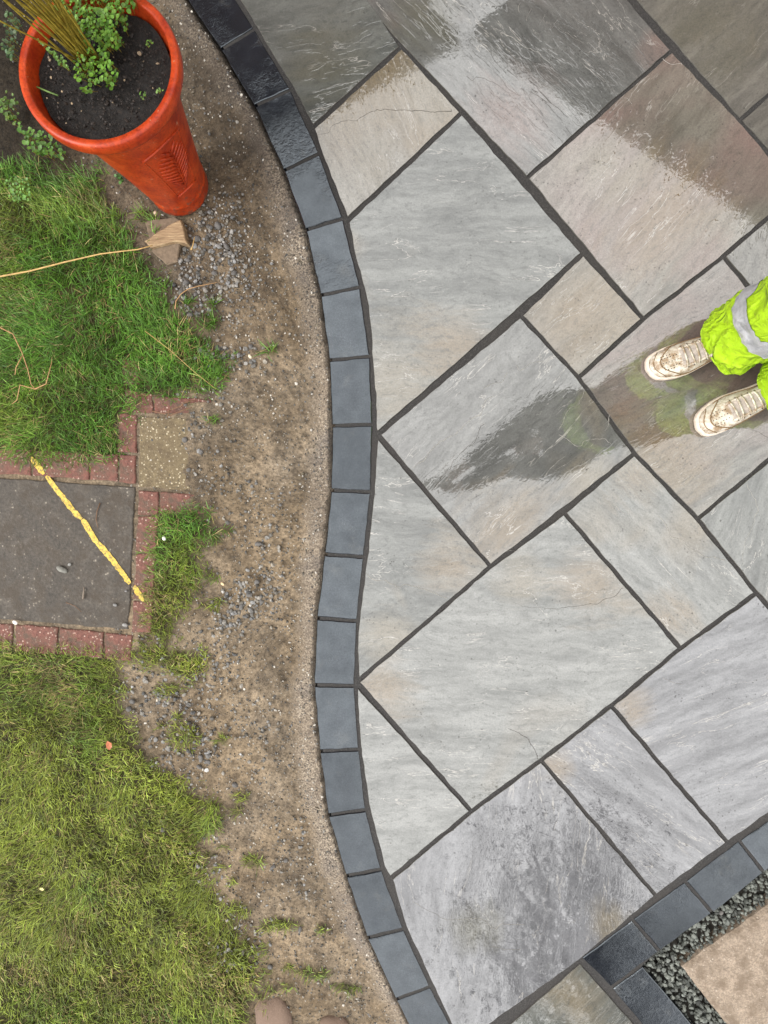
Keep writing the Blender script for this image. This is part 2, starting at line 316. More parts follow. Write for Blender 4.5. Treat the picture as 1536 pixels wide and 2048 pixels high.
def turf_density(x, y):
    d = np.maximum.reduce([edgedist(x, y, q) for q in (LAWN_UP, LAWN_MID, LAWN_LOW)])
    d = d+.075*(fbm(x*9, y*9, 3)-.5)+.075*(fbm(x*26, y*26, 5)-.5)
    r = np.clip(d/.07+.28, 0, 1)
    for cx, cy, a, b in TUFTS:
        c = G(cx, cy); e = 1-np.hypot((x-c.x)/(a*.00172), (y-c.y)/(b*.00172)); r = np.maximum(r, np.clip(e*1.6+.5*(fbm(x*30, y*30, 9)-.5), 0, .8))
    lim = wline(y)-.03; return np.where(x < lim, r, 0)
sp = .0095
gx = np.arange(-2.5, 1.2, sp); gy = np.arange(-3.0, 2.75, sp)
X, Y = np.meshgrid(gx, gy); d = X-wline(Y)
hau_w = .085+.06*(fbm(Y*2.2, Y*0, 31)-.3)
HAU = np.clip((d+hau_w+.05*(fbm(X*14, Y*14, 33)-.5))/.05, 0, 1)
TURF = turf_density(X, Y)
pc = G(470, 110); DAMP_SHADE = np.clip(1.15-np.hypot((X-pc.x)/.55, (Y-pc.y)/.62)+.5*(fbm(X*6, Y*6, 41)-.5), 0, 1)  # soil darkened beside the pot: part wet earth, part the pot's shade painted in
DAMP_SHADE = np.maximum(DAMP_SHADE, np.clip(.15+.30*np.clip(Y/1.2, -.5, 1)+1.3*(fbm(X*5, Y*3.5, 47)-.54), 0, .55))
pc2 = G(-40, 130); DAMP_SHADE = np.maximum(DAMP_SHADE, np.clip(1.6-np.hypot((X-pc2.x)/.42, (Y-pc2.y)/.52)+.4*(fbm(X*6, Y*6, 43)-.5), 0, 1))
BED = np.clip(1.75-np.hypot((X-G(-20, 130).x)/.30, (Y-G(-20, 130).y)/.36)+.7*(fbm(X*9, Y*9, 49)-.5), 0, 1)
Z = -.030+.022*(fbm(X*5, Y*5, 1)-.5)+.018*(fbm(X*22, Y*22, 2)-.5)*(1-HAU*.6)+.010*(vnoise(X*70, Y*70, 4)-.5)*(1-.7*HAU)
Z = Z*(1-HAU)+HAU*(-.014-.010*np.clip(-d/.09, 0, 1)+.006*(fbm(X*16, Y*16, 6)-.5)+.004*(vnoise(X*95, Y*95, 8)-.5))
Z = Z+TURF*.010
OLD = P([(-760,925),(150,935),(268,930),(268,800),(420,800),(420,1020),(285,1030),(268,1300),(-60,1290),(-760,1250)])
oe = edgedist(X, Y, OLD); fall = np.where(oe < 0, np.clip(1+oe/.12, 0, 1), 0)*.9; Z = Z*(1-fall)+fall*(-.0125+.010*(fbm(X*24, Y*24, 15)-.5))
inold = np.clip(edgedist(X, Y, OLD)/.012+.6, 0, 1); bc = G(420, 900)
bury = np.clip((X-G(350, 900).x)/.06+1.5*(fbm(X*20, Y*20, 12)-.5), 0, 1)
Z = np.where(inold > 0, Z*(1-inold)+inold*(-.0185+bury*.009+.006*(fbm(X*30, Y*30, 14)-.5)), Z)
Z = np.where(d > -.004, -.05, Z)
keep = d < .06
nx, ny = len(gx), len(gy); idx = np.arange(nx*ny).reshape(ny, nx)
Fq = np.stack([idx[:-1, :-1], idx[:-1, 1:], idx[1:, 1:], idx[1:, :-1]], -1).reshape(-1, 4); kf = keep.ravel()[Fq].all(1); Fq = Fq[kf]
used = np.zeros(nx*ny, bool); used[Fq.ravel()] = True; rm = np.cumsum(used)-1
me = npmesh('soil', np.stack([X.ravel(), Y.ravel(), Z.ravel()], 1)[used], rm[Fq], smooth=True)
addf(me, 'haunch', HAU.ravel()[used]); addf(me, 'turf', TURF.ravel()[used]*(1-inold.ravel()[used])); addf(me, 'damp_shade', DAMP_SHADE.ravel()[used]); addf(me, 'bed', BED.ravel()[used])
tag(link('soil', me, SOIL), kind='structure')
def soil_z(x, y):
    i = np.clip(((y-gy[0])/sp).astype(int), 0, ny-1); j = np.clip(((x-gx[0])/sp).astype(int), 0, nx-1); return Z[i, j]

# ------------------------------------------------------------------ patio: bedding, slabs, edging blocks
def inset(P2, dist):
    n = len(P2); A = sum(P2[i][0]*P2[(i+1) % n][1]-P2[(i+1) % n][0]*P2[i][1] for i in range(n))
    if A < 0: P2 = P2[::-1]
    out = []
    for i in range(n):
        p0, p1, p2 = Vector(P2[i-1]), Vector(P2[i]), Vector(P2[(i+1) % n])
        e0, e1 = (p1-p0).normalized(), (p2-p1).normalized(); n0, n1 = Vector((-e0.y, e0.x)), Vector((-e1.y, e1.x))
        b = n0+n1; L = b.length
        if L < 1e-6: b = n0; k = 1
        else: b = b/L; k = min(1/max(b.dot(n0), .3), 2.2)
        out.append(p1+b*dist*k)
    return out
def slab_mesh(name, P2, dist, thick, cham, jit, step=.018, z0=0.0, tilt=.0006, sides=False):
    """paver prism with hand-dressed edges: outline inset from the joint centres, wavering, chamfered"""
    Q = inset(list(P2), dist); n = len(Q); R = []
    for i in range(n):
        a, b = Q[i], Q[(i+1) % n]; L = (b-a).length; k = max(1, int(L/step)); nn = Vector((-(b-a).y, (b-a).x)).normalized()
        s = random.random()*99
        for j in range(k):
            u = j/k; off = 0
            if 0 < j: off = jit*((vnoise(np.array(s+u*L*28), np.array(0.), 3)-.5)*2+(random.random()-.5)*.7)
            R.append(a+(b-a)*u+nn*float(off))
    cx = sum(p.x for p in R)/len(R); cy = sum(p.y for p in R)/len(R); n = len(R)
    tx, ty = random.uniform(-tilt, tilt), random.uniform(-tilt, tilt)
    zz = lambda p: z0+(p.x-cx)*tx*4+(p.y-cy)*ty*4
    I = inset([(p.x, p.y) for p in R], cham)
    if sum(R[i].x*R[(i+1) % n].y-R[(i+1) % n].x*R[i].y for i in range(n)) < 0: R = R[::-1]
    V = [(p.x-cx, p.y-cy, zz(p)) for p in I]+[(p.x-cx, p.y-cy, zz(p)-cham*.9) for p in R]+[(p.x-cx, p.y-cy, -thick) for p in R]
    Fc = [tuple(range(n))]
    for k in (0, n):
        for i in range(n): j = (i+1) % n; Fc.append((k+i, k+n+i, k+n+j, k+j))
    me = bpy.data.meshes.new(name); me.from_pydata(V, [], Fc); me.update()
    for p_ in me.polygons[1:]: p_.material_index = 1 if sides else 0
    return me, (cx, cy, 0)

gA = np.array([(757,867,0,0),(1040,632,0,2),(1270,907,2,2),(981,1132,2,0),(1167,505,0,3),(924,223,-2,3),(1345,100,-1,5),(1361,1297,4,1),(943,1622,4,-2),(1456,1688,6,0),(1313,1792,6,-1)], float)
gw = np.array([g2(p) for p in gA[:, :2]]); co_, *_ = np.linalg.lstsq(np.c_[np.ones(len(gA)), gA[:, 2:]], gw, rcond=None)
GRID = lambda a, b: tuple(co_[0]+a*co_[1]+b*co_[2])
bed = [g2(((p[0]*.9+e[0]*.1), p[1]*.9+e[1]*.1)) for p, e in J_PX]
bed += [g2(p) for p in [(1500,2205),(1380,2048),(1284,1934),(1318,1903),(1423,1826),(1526,1745),(1760,1575)]]+[GRID(6, 8.2), GRID(-7.2, 9.2), GRID(-7.4, 4)]
bm = bmesh.new(); vs = [bm.verts.new((x, y, -.0040)) for x, y in bed]; es = [bm.edges.new((vs[i], vs[(i+1) % len(vs)])) for i in range(len(vs))]
bmesh.ops.triangle_fill(bm, use_beauty=True, edges=es)
for f in bm.faces:
    if f.normal.z < 0: f.normal_flip()
bme = bpy.data.meshes.new('patio'); bm.to_mesh(bme); bm.free()
patio = tag(link('patio', bme, MORTAR), kind='structure')
slabs = []
for i, (pl, ta, tc, ang, cp) in enumerate(SLABS):
    a, b = (tuple(q*.74 for q in v) for v in TINT[ta])
    sm, lc = slab_mesh('paving_slab', [g2(p) for p in pl], .0062, .030, .0012, .0019, sides=True)
    bl_ = [(G(px, py).x-lc[0], G(px, py).y-lc[1], r*.00172, BLOOM[c]) for (si, px, py, r, c) in BLOOMS if si == i]
    m = slab_mat(i+1, a, b, tuple(q*.85 for q in WARM[tc]), ang, cp, pits=random.uniform(.45, .8), stretch=random.uniform(4, 6), blooms=bl_, ridge={8: .09, 3: .17, 9: .14}.get(i, .24))
    slabs.append(link('paving_slab', sm, m, patio, lc)); sm.materials.append(CUT)
offm = [o.data.materials[0] for o in slabs]
for k, (a0, a1, b0, b1) in enumerate([(5,6,2.02,4),(3,6,4.03,6),(3,6,6,8),(1.02,3,5.03,7),(0,1,7.05,9),(1,3,7,9),(-3,0,7.05,9),(-6,-3,5.02,7),(-6,-3,7,9),(-7,-4.05,3,5)]):
    sm, lc = slab_mesh('paving_slab', [GRID(a0,b0), GRID(a0,b1), GRID(a1,b1), GRID(a1,b0)], .011, .030, .0012, .0016, z0=-.002, sides=True)
    link('paving_slab', sm, offm[(k*7) % len(offm)], patio, lc); sm.materials.append(CUT)
# natural ridges and creases of the riven faces
RIDGES = [(1,1,.0016,[(632,270),(655,268),(665,255),(672,248),(690,243),(712,238),(735,226),(752,221),(790,219),(830,222),(880,225),(903,218)]),  # brown strip along a step in the stone, its shading drawn as colour
 (8,0,.0022,[(826,938),(845,922),(868,893),(903,872),(935,845),(960,830),(972,802),(986,788)]),(8,1,.0015,[(862,980),(898,938),(915,912),(944,886),(958,862),(967,846)]),
 (8,0,.0018,[(1086,722),(1062,728),(1040,742),(1032,730)]),(8,0,.0022,[(1116,868),(1132,876),(1158,893),(1172,882),(1205,878),(1222,888)]),
 (8,0,.0016,[(1168,786),(1160,808),(1140,818),(1128,840),(1116,860)]),(8,0,.0016,[(968,776),(985,766),(1006,764),(1014,744)]),(8,0,.0013,[(1226,800),(1218,832),(1212,862)]),
 (13,0,.0022,[(734,1148),(748,1160),(772,1164),(800,1172),(812,1168),(838,1176),(862,1186),(894,1196)]),
 (14,1,.0013,[(1036,1208),(1060,1215),(1100,1218),(1150,1212),(1200,1204),(1234,1190),(1246,1176)]),(14,0,.0014,[(955,1225),(1000,1222)]),
 (14,1,.0011,[(1018,1458),(1046,1470),(1064,1496),(1075,1517)]),(14,0,.0012,[(1010,1100),(1040,1104),(1080,1106)]),
 (11,0,.0020,[(1316,1030),(1330,1052),(1342,1074),(1362,1078),(1378,1094),(1404,1108),(1448,1122)]),(11,0,.0014,[(1232,1008),(1244,1024),(1258,1030)]),
 (12,0,.0024,[(1495,968),(1502,990),(1513,1012),(1508,1048),(1492,1078),(1488,1104),(1482,1135)]),(12,0,.0014,[(1468,1046),(1462,1074),(1466,1100)]),
 (3,0,.0020,[(1002,62),(1030,78),(1052,98),(1076,104),(1096,122),(1108,140)]),(3,1,.0014,[(932,152),(944,162),(958,154),(990,166),(1016,184),(1030,190)]),
 (3,0,.0018,[(1060,20),(1054,42)]),(3,0,.0018,[(1042,4),(1036,28)]),(3,0,.0016,[(1088,28),(1082,46)]),(3,0,.0015,[(1114,38),(1104,58)]),
 (18,0,.0020,[(826,1802),(850,1818),(886,1836),(930,1838),(962,1840),(988,1856),(1008,1848),(1050,1850)]),(18,0,.0014,[(984,1894),(1010,1898),(1040,1896)]),
 (9,1,.0011,[(1464,852),(1490,858),(1520,868),(1545,880)]),(5,0,.0014,[(1328,118),(1340,128),(1364,130)]),(5,0,.0012,[(1240,196),(1254,200),(1264,212)]),
 (15,0,.0014,[(1326,1352),(1340,1364),(1366,1368)]),(2,0,.0012,[(760,792),(772,800),(776,822)])]
for si, kind, wd, pts in RIDGES:
    o = slabs[si]; pw = [G(*p) for p in pts]; Q = []
    sd_ = random.random()*50; arc_ = 0.0
    for iq in range(len(pw)-1):
        p0, a, b, p3 = pw[max(iq-1, 0)], pw[iq], pw[iq+1], pw[min(iq+2, len(pw)-1)]; k = max(2, int((b-a).length/.005))
        for j in range(k):
            u = j/k; c = .5*(2*a+(b-p0)*u+(2*p0-5*a+4*b-p3)*u*u+(3*a-p0-3*b+p3)*u**3); arc_ += (b-a).length/k
            wob = Vector((float(fbm(np.array(sd_+arc_*38), np.array(1.), 5, 3))-.5, float(fbm(np.array(sd_+arc_*38), np.array(9.), 6, 3))-.5, 0))*.016
            Q.append(c+wob)
    Q.append(pw[-1]); V = []; Fc = []
    for i, q in enumerate(Q):
        e = (Q[min(i+1, len(Q)-1)]-Q[max(i-1, 0)]).normalized(); nn = Vector((-e.y, e.x, 0)); ww = wd*(.35+.9*random.random())*(.25 if i in (0, len(Q)-1) else 1)
        for s, z in ((-1, -.0012), (0, .0009), (1, -.0012)):
            c = q+nn*ww*s-o.location; V.append((c.x, c.y, z))
    for i in range(len(Q)-1):
        for s in (0, 1): Fc.append((i*3+s, i*3+s+1, i*3+4+s, i*3+3+s))
    r = mesh('ridge' if kind == 0 else 'crease', V, Fc, VEIN_L if kind == 0 else VEIN_D, o)
for (l0, r0), (l1, r1) in zip(J_PX[:-1], J_PX[1:]):
    q = [g2(l0), g2((r0[0]+2, r0[1])), g2((r1[0]+2, r1[1])), g2(l1)]
    sm, lc = slab_mesh('edging_block', q, .0056, .05, .0022, .0014, tilt=.0010)
    link('edging_block', sm, EDGE, patio, lc)
for q in ([(1480,1681),(1620,1582),(1672,1650),(1530,1746)],[(1622,1580),(1764,1482),(1818,1550),(1674,1648)],[(1371,1763),(1478,1681),(1529,1747),(1427,1828)],[(1265,1839),(1370,1764),(1425,1828),(1321,1904)],
          [(1162,1916),(1264,1840),(1319,1905),(1222,1976)],[(1223,1978),(1286,1932),(1400,2066),(1333,2110)],[(1335,2112),(1402,2068),(1515,2204),(1450,2252)]):
    sm, lc = slab_mesh('edging_block', [g2(p) for p in q], .0042, .05, .0024, .0013, tilt=.0010)
    link('edging_block', sm, EDGE, patio, lc)

# ------------------------------------------------------------------ stones
bm = bmesh.new(); bmesh.ops.create_icosphere(bm, subdivisions=2, radius=1); ICO2 = (np.array([v.co[:] for v in bm.verts]), np.array([[v.index for v in f.verts] for f in bm.faces])); bm.free()
bm = bmesh.new(); bmesh.ops.create_icosphere(bm, subdivisions=1, radius=1); ICO1 = (np.array([v.co[:] for v in bm.verts]), np.array([[v.index for v in f.verts] for f in bm.faces])); bm.free()
def stones(name, xy, z, r, cols, ico=ICO1, flat=.62, rough=.20, sink=.25):
    n = len(r); BV, BF = ico; k = len(BV)
    sh = np.stack([rng.uniform(.75, 1.3, n), rng.uniform(.65, 1.1, n), flat*rng.uniform(.75, 1.2, n)], 1)
    V = BV[None]*(1+rough*rng.normal(size=(n, k, 1))*.6)*sh[:, None]*r[:, None, None]
    tx, ty = rng.normal(0, .35, n), rng.normal(0, .35, n); a = rng.uniform(0, 6.283, n)
    y, zc = V[..., 1].copy(), V[..., 2].copy(); c, s = np.cos(tx)[:, None], np.sin(tx)[:, None]; V[..., 1], V[..., 2] = y*c-zc*s, y*s+zc*c
    x, zc = V[..., 0].copy(), V[..., 2].copy(); c, s = np.cos(ty)[:, None], np.sin(ty)[:, None]; V[..., 0], V[..., 2] = x*c-zc*s, x*s+zc*c
    x, y = V[..., 0].copy(), V[..., 1].copy(); c, s = np.cos(a)[:, None], np.sin(a)[:, None]; V[..., 0], V[..., 1] = x*c-y*s, x*s+y*c
    V[..., 0] += xy[:, 0, None]; V[..., 1] += xy[:, 1, None]; V[..., 2] += (z+r*flat*(1-2*sink))[:, None]
    Fa = (BF[None]+(np.arange(n)*k)[:, None, None]).reshape(-1, 3)
    return npmesh(name, V.reshape(-1, 3), Fa, np.repeat(cols, k, 0), smooth=False)
def greys(n, lo=.05, hi=.22, warm=.5):
    v = rng.uniform(lo, hi, n)[:, None]; w_ = rng.uniform(0, warm, n)[:, None]; return v*(1+w_*np.array([[.12, -.02, -.22]]))
def scatter_poly(Pw, n):
    A = np.array(Pw); lo, hi = A.min(0), A.max(0); out = np.zeros((0, 2))
    while len(out) < n:
        q = rng.uniform(lo, hi, (n*3, 2)); out = np.r_[out, q[inpoly(q[:, 0], q[:, 1], Pw)]]
    return out[:n]
PATCHES = [([(378,432),(416,388),(470,470),(490,560),(440,596),(384,645),(335,572),(352,505),(388,488)], 470, .0030, .0100),([(412,360),(480,380),(520,520),(500,620),(430,660),(440,520)], 260, .0022, .0070),([(388,690),(450,690),(530,706),(520,735),(400,725)], 60, .004, .010),
 ([(498,1060),(540,1050),(548,1100),(505,1105)], 30, .003, .009),([(470,1150),(540,1140),(570,1190),(520,1240),(440,1270),(430,1220)], 260, .003, .0095),([(400,1250),(480,1240),(460,1370),(400,1370)], 110, .003, .009),
 ([(240,1335),(410,1330),(420,1400),(330,1430),(260,1400)], 150, .003, .009),([(270,1420),(420,1400),(440,1520),(400,1580),(330,1560),(290,1500)], 190, .003, .010),([(440,1400),(540,1380),(560,1560),(470,1580)], 90, .003, .008),
 ([(400,1880),(530,1900),(520,1950),(440,1950)], 70, .003, .008),([(530,1660),(610,1660),(620,1780),(560,1780)], 60, .003, .008),([(380,1680),(430,1680),(440,1760),(400,1800)], 35, .004, .009),([(440,1820),(520,1800),(560,1900),(470,1900)], 40,.003,.008),
 ([(330,770),(450,770),(470,830),(400,870),(350,860)], 45,.004,.009),([(380,850),(470,850),(470,980),(400,990)], 40,.003,.009),([(420,940),(570,960),(570,1050),(430,1050)], 50,.003,.008),([(230,1260),(290,1255),(330,1300),(260,1320)], 25,.003,.008)]
xy = []; rr = []
for pl, n, r0, r1 in PATCHES:
    q = scatter_poly(P(pl), n)+rng.normal(0, .026, (n, 2)); xy.append(q); rr.append(r0+(r1-r0)*rng.random(n)**1.6)
xy = np.concatenate(xy); rr = np.concatenate(rr)
tag(link('gravel', stones('gravel', xy, soil_z(xy[:, 0], xy[:, 1])+.001, rr, greys(len(rr), .045, .25, .9)*np.where(rng.random(len(rr)) < .07, 1.9, 1)[:, None]), STONE), 'loose grey gravel scattered over the bare soil strip', 'gravel', kind='stuff')
n = 15000; q = np.stack([rng.uniform(-1.5, .35, n*5), rng.uniform(-2.4, 2.1, n*5)], 1); dq = wline(q[:, 1])-q[:, 0]
ok = (dq > .006) & (dq < .75) & (turf_density(q[:, 0], q[:, 1]) < .4) & (rng.random(len(q)) < np.clip(1.1-dq*.9, .25, 1)); q = q[ok][:n]
gc = np.where((rng.random(len(q)) < .22)[:, None], rng.uniform(.20, .55, (len(q), 1))*np.array([[1, .93, .82]]), greys(len(q), .03, .15, 1.6))
tag(link('soil_grit', stones('soil_grit', q, soil_z(q[:, 0], q[:, 1])+.0005, rng.uniform(.0010, .0028, len(q))*rng.choice([1, 1, 1.3, 1.9], len(q)), gc, sink=.35), STONE), 'fine pale grit lying in the brown soil strip', 'grit', kind='stuff')
# larger stones one can pick out
bigs = [(392,476,.013),(371,565,.015),(362,583,.014),(345,604,.010),(378,628,.012),(401,702,.012),(413,709,.010),(425,715,.009),(418,700,.008),(500,692,.011),(435,450,.012),(418,470,.011),(452,492,.011),(440,520,.010),(428,545,.012),(467,545,.012),(375,520,.011),(396,537,.009),(355,520,.010),
        (372,880,.012),(405,905,.011),(380,1160-220,.010),(516,1088,.011),(560,1010,.010),(455,1045,.009),(512,1165,.012),(498,1190,.013),(480,1215,.011),(455,1225,.010),(520,1205,.010),(262,1405,.011),(255,1420,.012),(375,1412,.010),(360,1415,.009),(330,1395,.009),(400,1515,.011),(415,1525,.012),(398,1535,.010),(303,1533,.010),(325,1660,.012),(322,1642,.008),(385,1500,.009),(300,1478,.009),(395,1468,.010),(405,1480,.010),(470,1570,.011),(570,1725,.011),(545,1735,.009),(470,1925,.010),(455,1938,.010),(540,1935,.010),(352,1060,.0), (600,1860,.009),(430,730,.010)]
BIGSTONE = plain_mat('grey_pebble', (.130, .122, .115), .6, .45, 90, .5, .004)
smesh = []
for k in range(5):
    smesh.append(stones('stone', np.zeros((1, 2)), np.zeros(1), np.ones(1), np.array([[.2, .2, .2]]), ico=ICO2, rough=.10, sink=.5))
for k, (px, py, r) in enumerate(bigs):
    if r <= 0: continue
    v = G(px, py, -.02); z = float(soil_z(np.array([v.x]), np.array([v.y]))[0])
    o = link('stone', smesh[k % 5], BIGSTONE, None, (v.x, v.y, z+r*.35)); s = r*random.uniform(.85, 1.1); o.scale = (s, s, s); o.rotation_euler.z = random.random()*6.28
    where = ('in the gravel spill below the orange pot' if py < 640 else 'at the tip of the upper lawn' if py < 760 else 'on or beside the buff slab' if py < 1000 and px < 420 else 'on the bare soil right of the buff slab' if py < 1120 else
             'in the middle gravel heap right of the dark slab' if py < 1260 else 'among the patchy grass below the red pavers' if py < 1600 and px < 430 else 'in the soil near the lower lawn')
    tag(o, 'larger grey pebble '+where, 'stone', 'larger pebbles '+where)

# ------------------------------------------------------------------ grass
NB = 260000
q = np.stack([rng.uniform(-2.1, .2, NB), rng.uniform(-2.5, 1.35, NB)], 1); den = turf_density(q[:, 0], q[:, 1])
q = q[(den > .05) & (rng.random(NB) < den*(.55+.9*fbm(q[:, 0]*11, q[:, 1]*11, 51)))]; n = len(q); x, y = q[:, 0], q[:, 1]
xin = np.clip((x+1.75)/.25, .0, 1); q = q[rng.random(n) < .35+.65*xin]; n = len(q); x, y = q[:, 0], q[:, 1]
ang = 6.283*2.2*fbm(x*2.6, y*2.6, 61)+rng.normal(0, 1.25, n); up = np.clip((y-G(0, 1100).y)/.5+.5, 0, 1)
L = (.026+.026*fbm(x*7, y*7, 63)+.012*up)*rng.uniform(.55, 1.25, n)*np.clip(turf_density(x, y)*.7+.4, .4, 1)
lean = rng.uniform(.35, 1.0, n); curl = rng.uniform(.1, .7, n); wd = rng.uniform(.0007, .0015, n)
z0 = soil_z(x, y)-.002; S = np.array([0, .38, .72, 1.0]); cx_, sx_ = np.cos(ang), np.sin(ang); pts = []
hor = np.zeros(n); ver = np.zeros(n); prev = 0
for s in S:
    ph = np.minimum(lean+curl*s*1.1, 1.52); ds = (s-prev)*L; hor = hor+np.sin(ph)*ds; ver = ver+np.cos(ph)*ds; prev = s
    pts.append((x+cx_*hor, y+sx_*hor, z0+ver))
V = np.zeros((n, 7, 3))
for k in range(3):
    wk = wd*(1, .9, .6)[k]; px_, py_, pz_ = pts[k]
    V[:, 2*k] = np.stack([px_-sx_*wk, py_+cx_*wk, pz_], 1); V[:, 2*k+1] = np.stack([px_+sx_*wk, py_-cx_*wk, pz_+wk*.6], 1)
V[:, 6] = np.stack(pts[3], 1)
T = np.array([[0,1,3],[0,3,2],[2,3,5],[2,5,4],[4,5,6]]); Fa = (T[None]+(np.arange(n)*7)[:, None, None]).reshape(-1, 3)
yel = np.clip(1.0-1.0*up+1.6*(fbm(x*4, y*4, 71)-.5)+.5*(fbm(x*17, y*17, 73)-.5), 0, 1)*.8+.25*rng.random(n)-.1; yel = np.clip(yel, 0, 1)[:, None]
g0 = np.array([[.062, .150, .016]]); g1 = np.array([[.190, .215, .030]]); c = g0*(1-yel)+g1*yel
dry = (rng.random(n) < .06+.9*np.clip(fbm(x*6, y*6, 75)*2-1.05, 0, 1)*(1-up*.5))[:, None]; c = np.where(dry, np.array([[.24, .185, .075]]), c)
c = c*(.55+1.25*rng.random((n, 1))**1.6)*(.62+.76*np.clip((fbm(x*14, y*14, 81)-.5)*1.8+.5, 0, 1))[:, None]; c = np.where((rng.random(n) < .10)[:, None], c*1.35+np.array([[.05, .075, .045]]), c)
cv = np.repeat(c, 7, 0).reshape(n, 7, 3)
tag(link('lawn_grass', npmesh('lawn_grass', V.reshape(-1, 3), Fa, cv.reshape(-1, 3)), BLADE), 'rough green and yellowing grass growing over the left side', 'grass', kind='stuff')
# ------------------------------------------------------------------ old path: dark slab, buff slab, red clay pavers
OZ = -.012
TARMAC = speck_mat('dark_aggregate_slab', (.090, .077, .063), (.054, .046, .038), (.24, .21, .17), 95, .30, .8, 1.0, (.055, .042, .030))
BUFF = speck_mat('buff_aggregate_slab', (.20, .155, .085), (.135, .100, .055), (.50, .43, .30), 125, 1.0, .8, 1.0, (.095, .066, .036))
REDB = speck_mat('red_clay_paver', (.205, .082, .058), (.140, .056, .042), (.50, .36, .29), 120, .8, .8, 1.0, (.085, .058, .040))
old = tag(mesh('old_path', [(*p, -.034) for p in P([(-300,900),(420,800),(420,1020),(290,1320),(-300,1300)])], [(0, 4, 3, 2, 1)], SOIL), kind='structure')
def piece(name, pl, mat, parent, dist=.0014, z0=OZ, thick=.05, cham=.003, jit=.0028, tilt=.0008):
    sm, lc = slab_mesh(name, [g2(p) for p in pl], dist, thick, cham, jit, z0=z0, tilt=tilt); return link(name, sm, mat, parent, lc)
piece('dark_slab', [(-32,952),(268,972),(254,1263),(-36,1240)], TARMAC, old, .004)
piece('buff_slab', [(274,829),(402,836),(402,984),(270,975)], BUFF, old, .003, z0=-.0150)
for pl in ([(-178,887),(-62,893),(-64,946),(-178,939)],[(-60,893),(58,899),(57,952),(-61,946)],[(60,899),(174,905),(173,960),(59,952)],[(176,905),(232,909),(231,964),(175,960)],[(234,908),(268,910),(267,968),(233,965)],
           [(234,826),(270,828),(270,906),(230,904)],[(246,774),(302,786),(302,826),(246,824)],[(304,790),(420,798),(420,828),(304,826)],[(240,716),(276,720),(276,770),(240,768)],
           [(272,980),(313,983),(313,1030),(271,1030)],[(316,983),(410,989),(408,1030),(316,1030)],[(271,1033),(314,1033),(308,1105),(267,1105)],[(267,1108),(308,1108),(302,1200),(262,1200)],[(262,1203),(302,1203),(298,1268),(258,1268)],
           [(-62,1246),(20,1250),(18,1304),(-64,1298)],[(26,1250),(112,1257),(110,1312),(24,1305)],[(114,1257),(203,1266),(200,1320),(112,1312)],[(206,1267),(262,1272),(258,1325),(203,1320)]):
    piece('clay_paver', pl, REDB, old)
ym = Mat('worn_yellow_paint'); yc = ym.coord(); yn = ym.noise(yc, 110, 4, .75)
ym.set(Base_Color=ym.mix(ym.ramp(yn, [(.38, .9), (.52, 0.0)]), ym.ramp(ym.noise(yc, 40, 3), [(.3, (.50, .34, .035)), (.7, (.68, .49, .085))]), (.10, .075, .05)), Roughness=.7, Normal=ym.bump(yn, .15, .001))
def paint(pts, hw):
    V = []; Fc = []; pw = [G(*p) for p in pts]; Q = []
    for a, b in zip(pw[:-1], pw[1:]):
        k = int((b-a).length/.005)+1; Q += [a.lerp(b, j/k) for j in range(k)]
    Q.append(pw[-1])
    for i, q in enumerate(Q):
        e = (Q[min(i+1, len(Q)-1)]-Q[max(i-1, 0)]).normalized(); nn = Vector((-e.y, e.x, 0)); h = hw*(.6+.4*min(1, i/4, (len(Q)-1-i)/4))
        ja, jb = (.007*(float(fbm(np.array(i*.45+pts[0][0]), np.array(k_*7.), 3, 3))-.55) for k_ in (1, 2)); a = q+nn*(h+ja); b = q-nn*(h+jb); V += [(a.x, a.y, OZ+.0016), (b.x, b.y, OZ+.0016)]
    for i in range(len(Q)-1): Fc.append((2*i, 2*i+1, 2*i+3, 2*i+2))
    return V, Fc
V, Fc = [], []
for pts, hw in (([(58,914),(70,930),(84,948)], .011),([(88,952),(120,992),(146,1026),(160,1038)], .0100),([(161,1039),(188,1082),(222,1122),(250,1158),(257,1168)], .0108),([(264,1174),(276,1190),(284,1204)], .011)):
    v_, f_ = paint(pts, hw); k = len(V); V += v_; Fc += [tuple(i+k for i in f) for f in f_]
tag(mesh('paint_line', V, Fc, ym.m), 'worn yellow sprayed paint line running diagonally across the dark slab', 'paint line')

# ------------------------------------------------------------------ gravel channel and concrete flag, bottom right
CONC = speck_mat('tan_concrete', (.31, .245, .185), (.23, .180, .135), (.44, .37, .30), 150, .35, .85, .8, (.16, .118, .082))
chan = P([(1300,1900),(1424,1822),(1540,1736),(1830,1535),(1870,1590),(1536,1818),(1370,1938),(1460,2048),(1620,2250),(1560,2290),(1380,2054),(1270,1930)])
tag(mesh('drain_channel', [(*p, -.045) for p in P([(1200,1900),(1540,1680),(1900,1480),(2300,1900),(1650,2400),(1400,2200)])], [tuple(range(6))[::-1]], plain_mat('dark_channel_soil', (.03, .027, .022), .9, .4, 120)), kind='structure')
tag(piece('concrete_flag', [(1362,1935),(1536,1812),(1780,1640),(1980,1900),(1600,2235)], CONC, None, .002, z0=.004, cham=.012, jit=.003), kind='structure')
nq = 2300; cq = scatter_poly(chan, nq); lay = rng.random(nq)
gcol = greys(nq, .03, .19, .2)*np.array([[.95, 1.03, .93]])
tag(link('drain_gravel', stones('drain_gravel', cq, -.040+.026*lay, rng.uniform(.0045, .0090, nq), gcol, flat=.8, rough=.28), STONE), 'dark green-grey chippings filling the channel beside the concrete flag', 'gravel', kind='stuff')
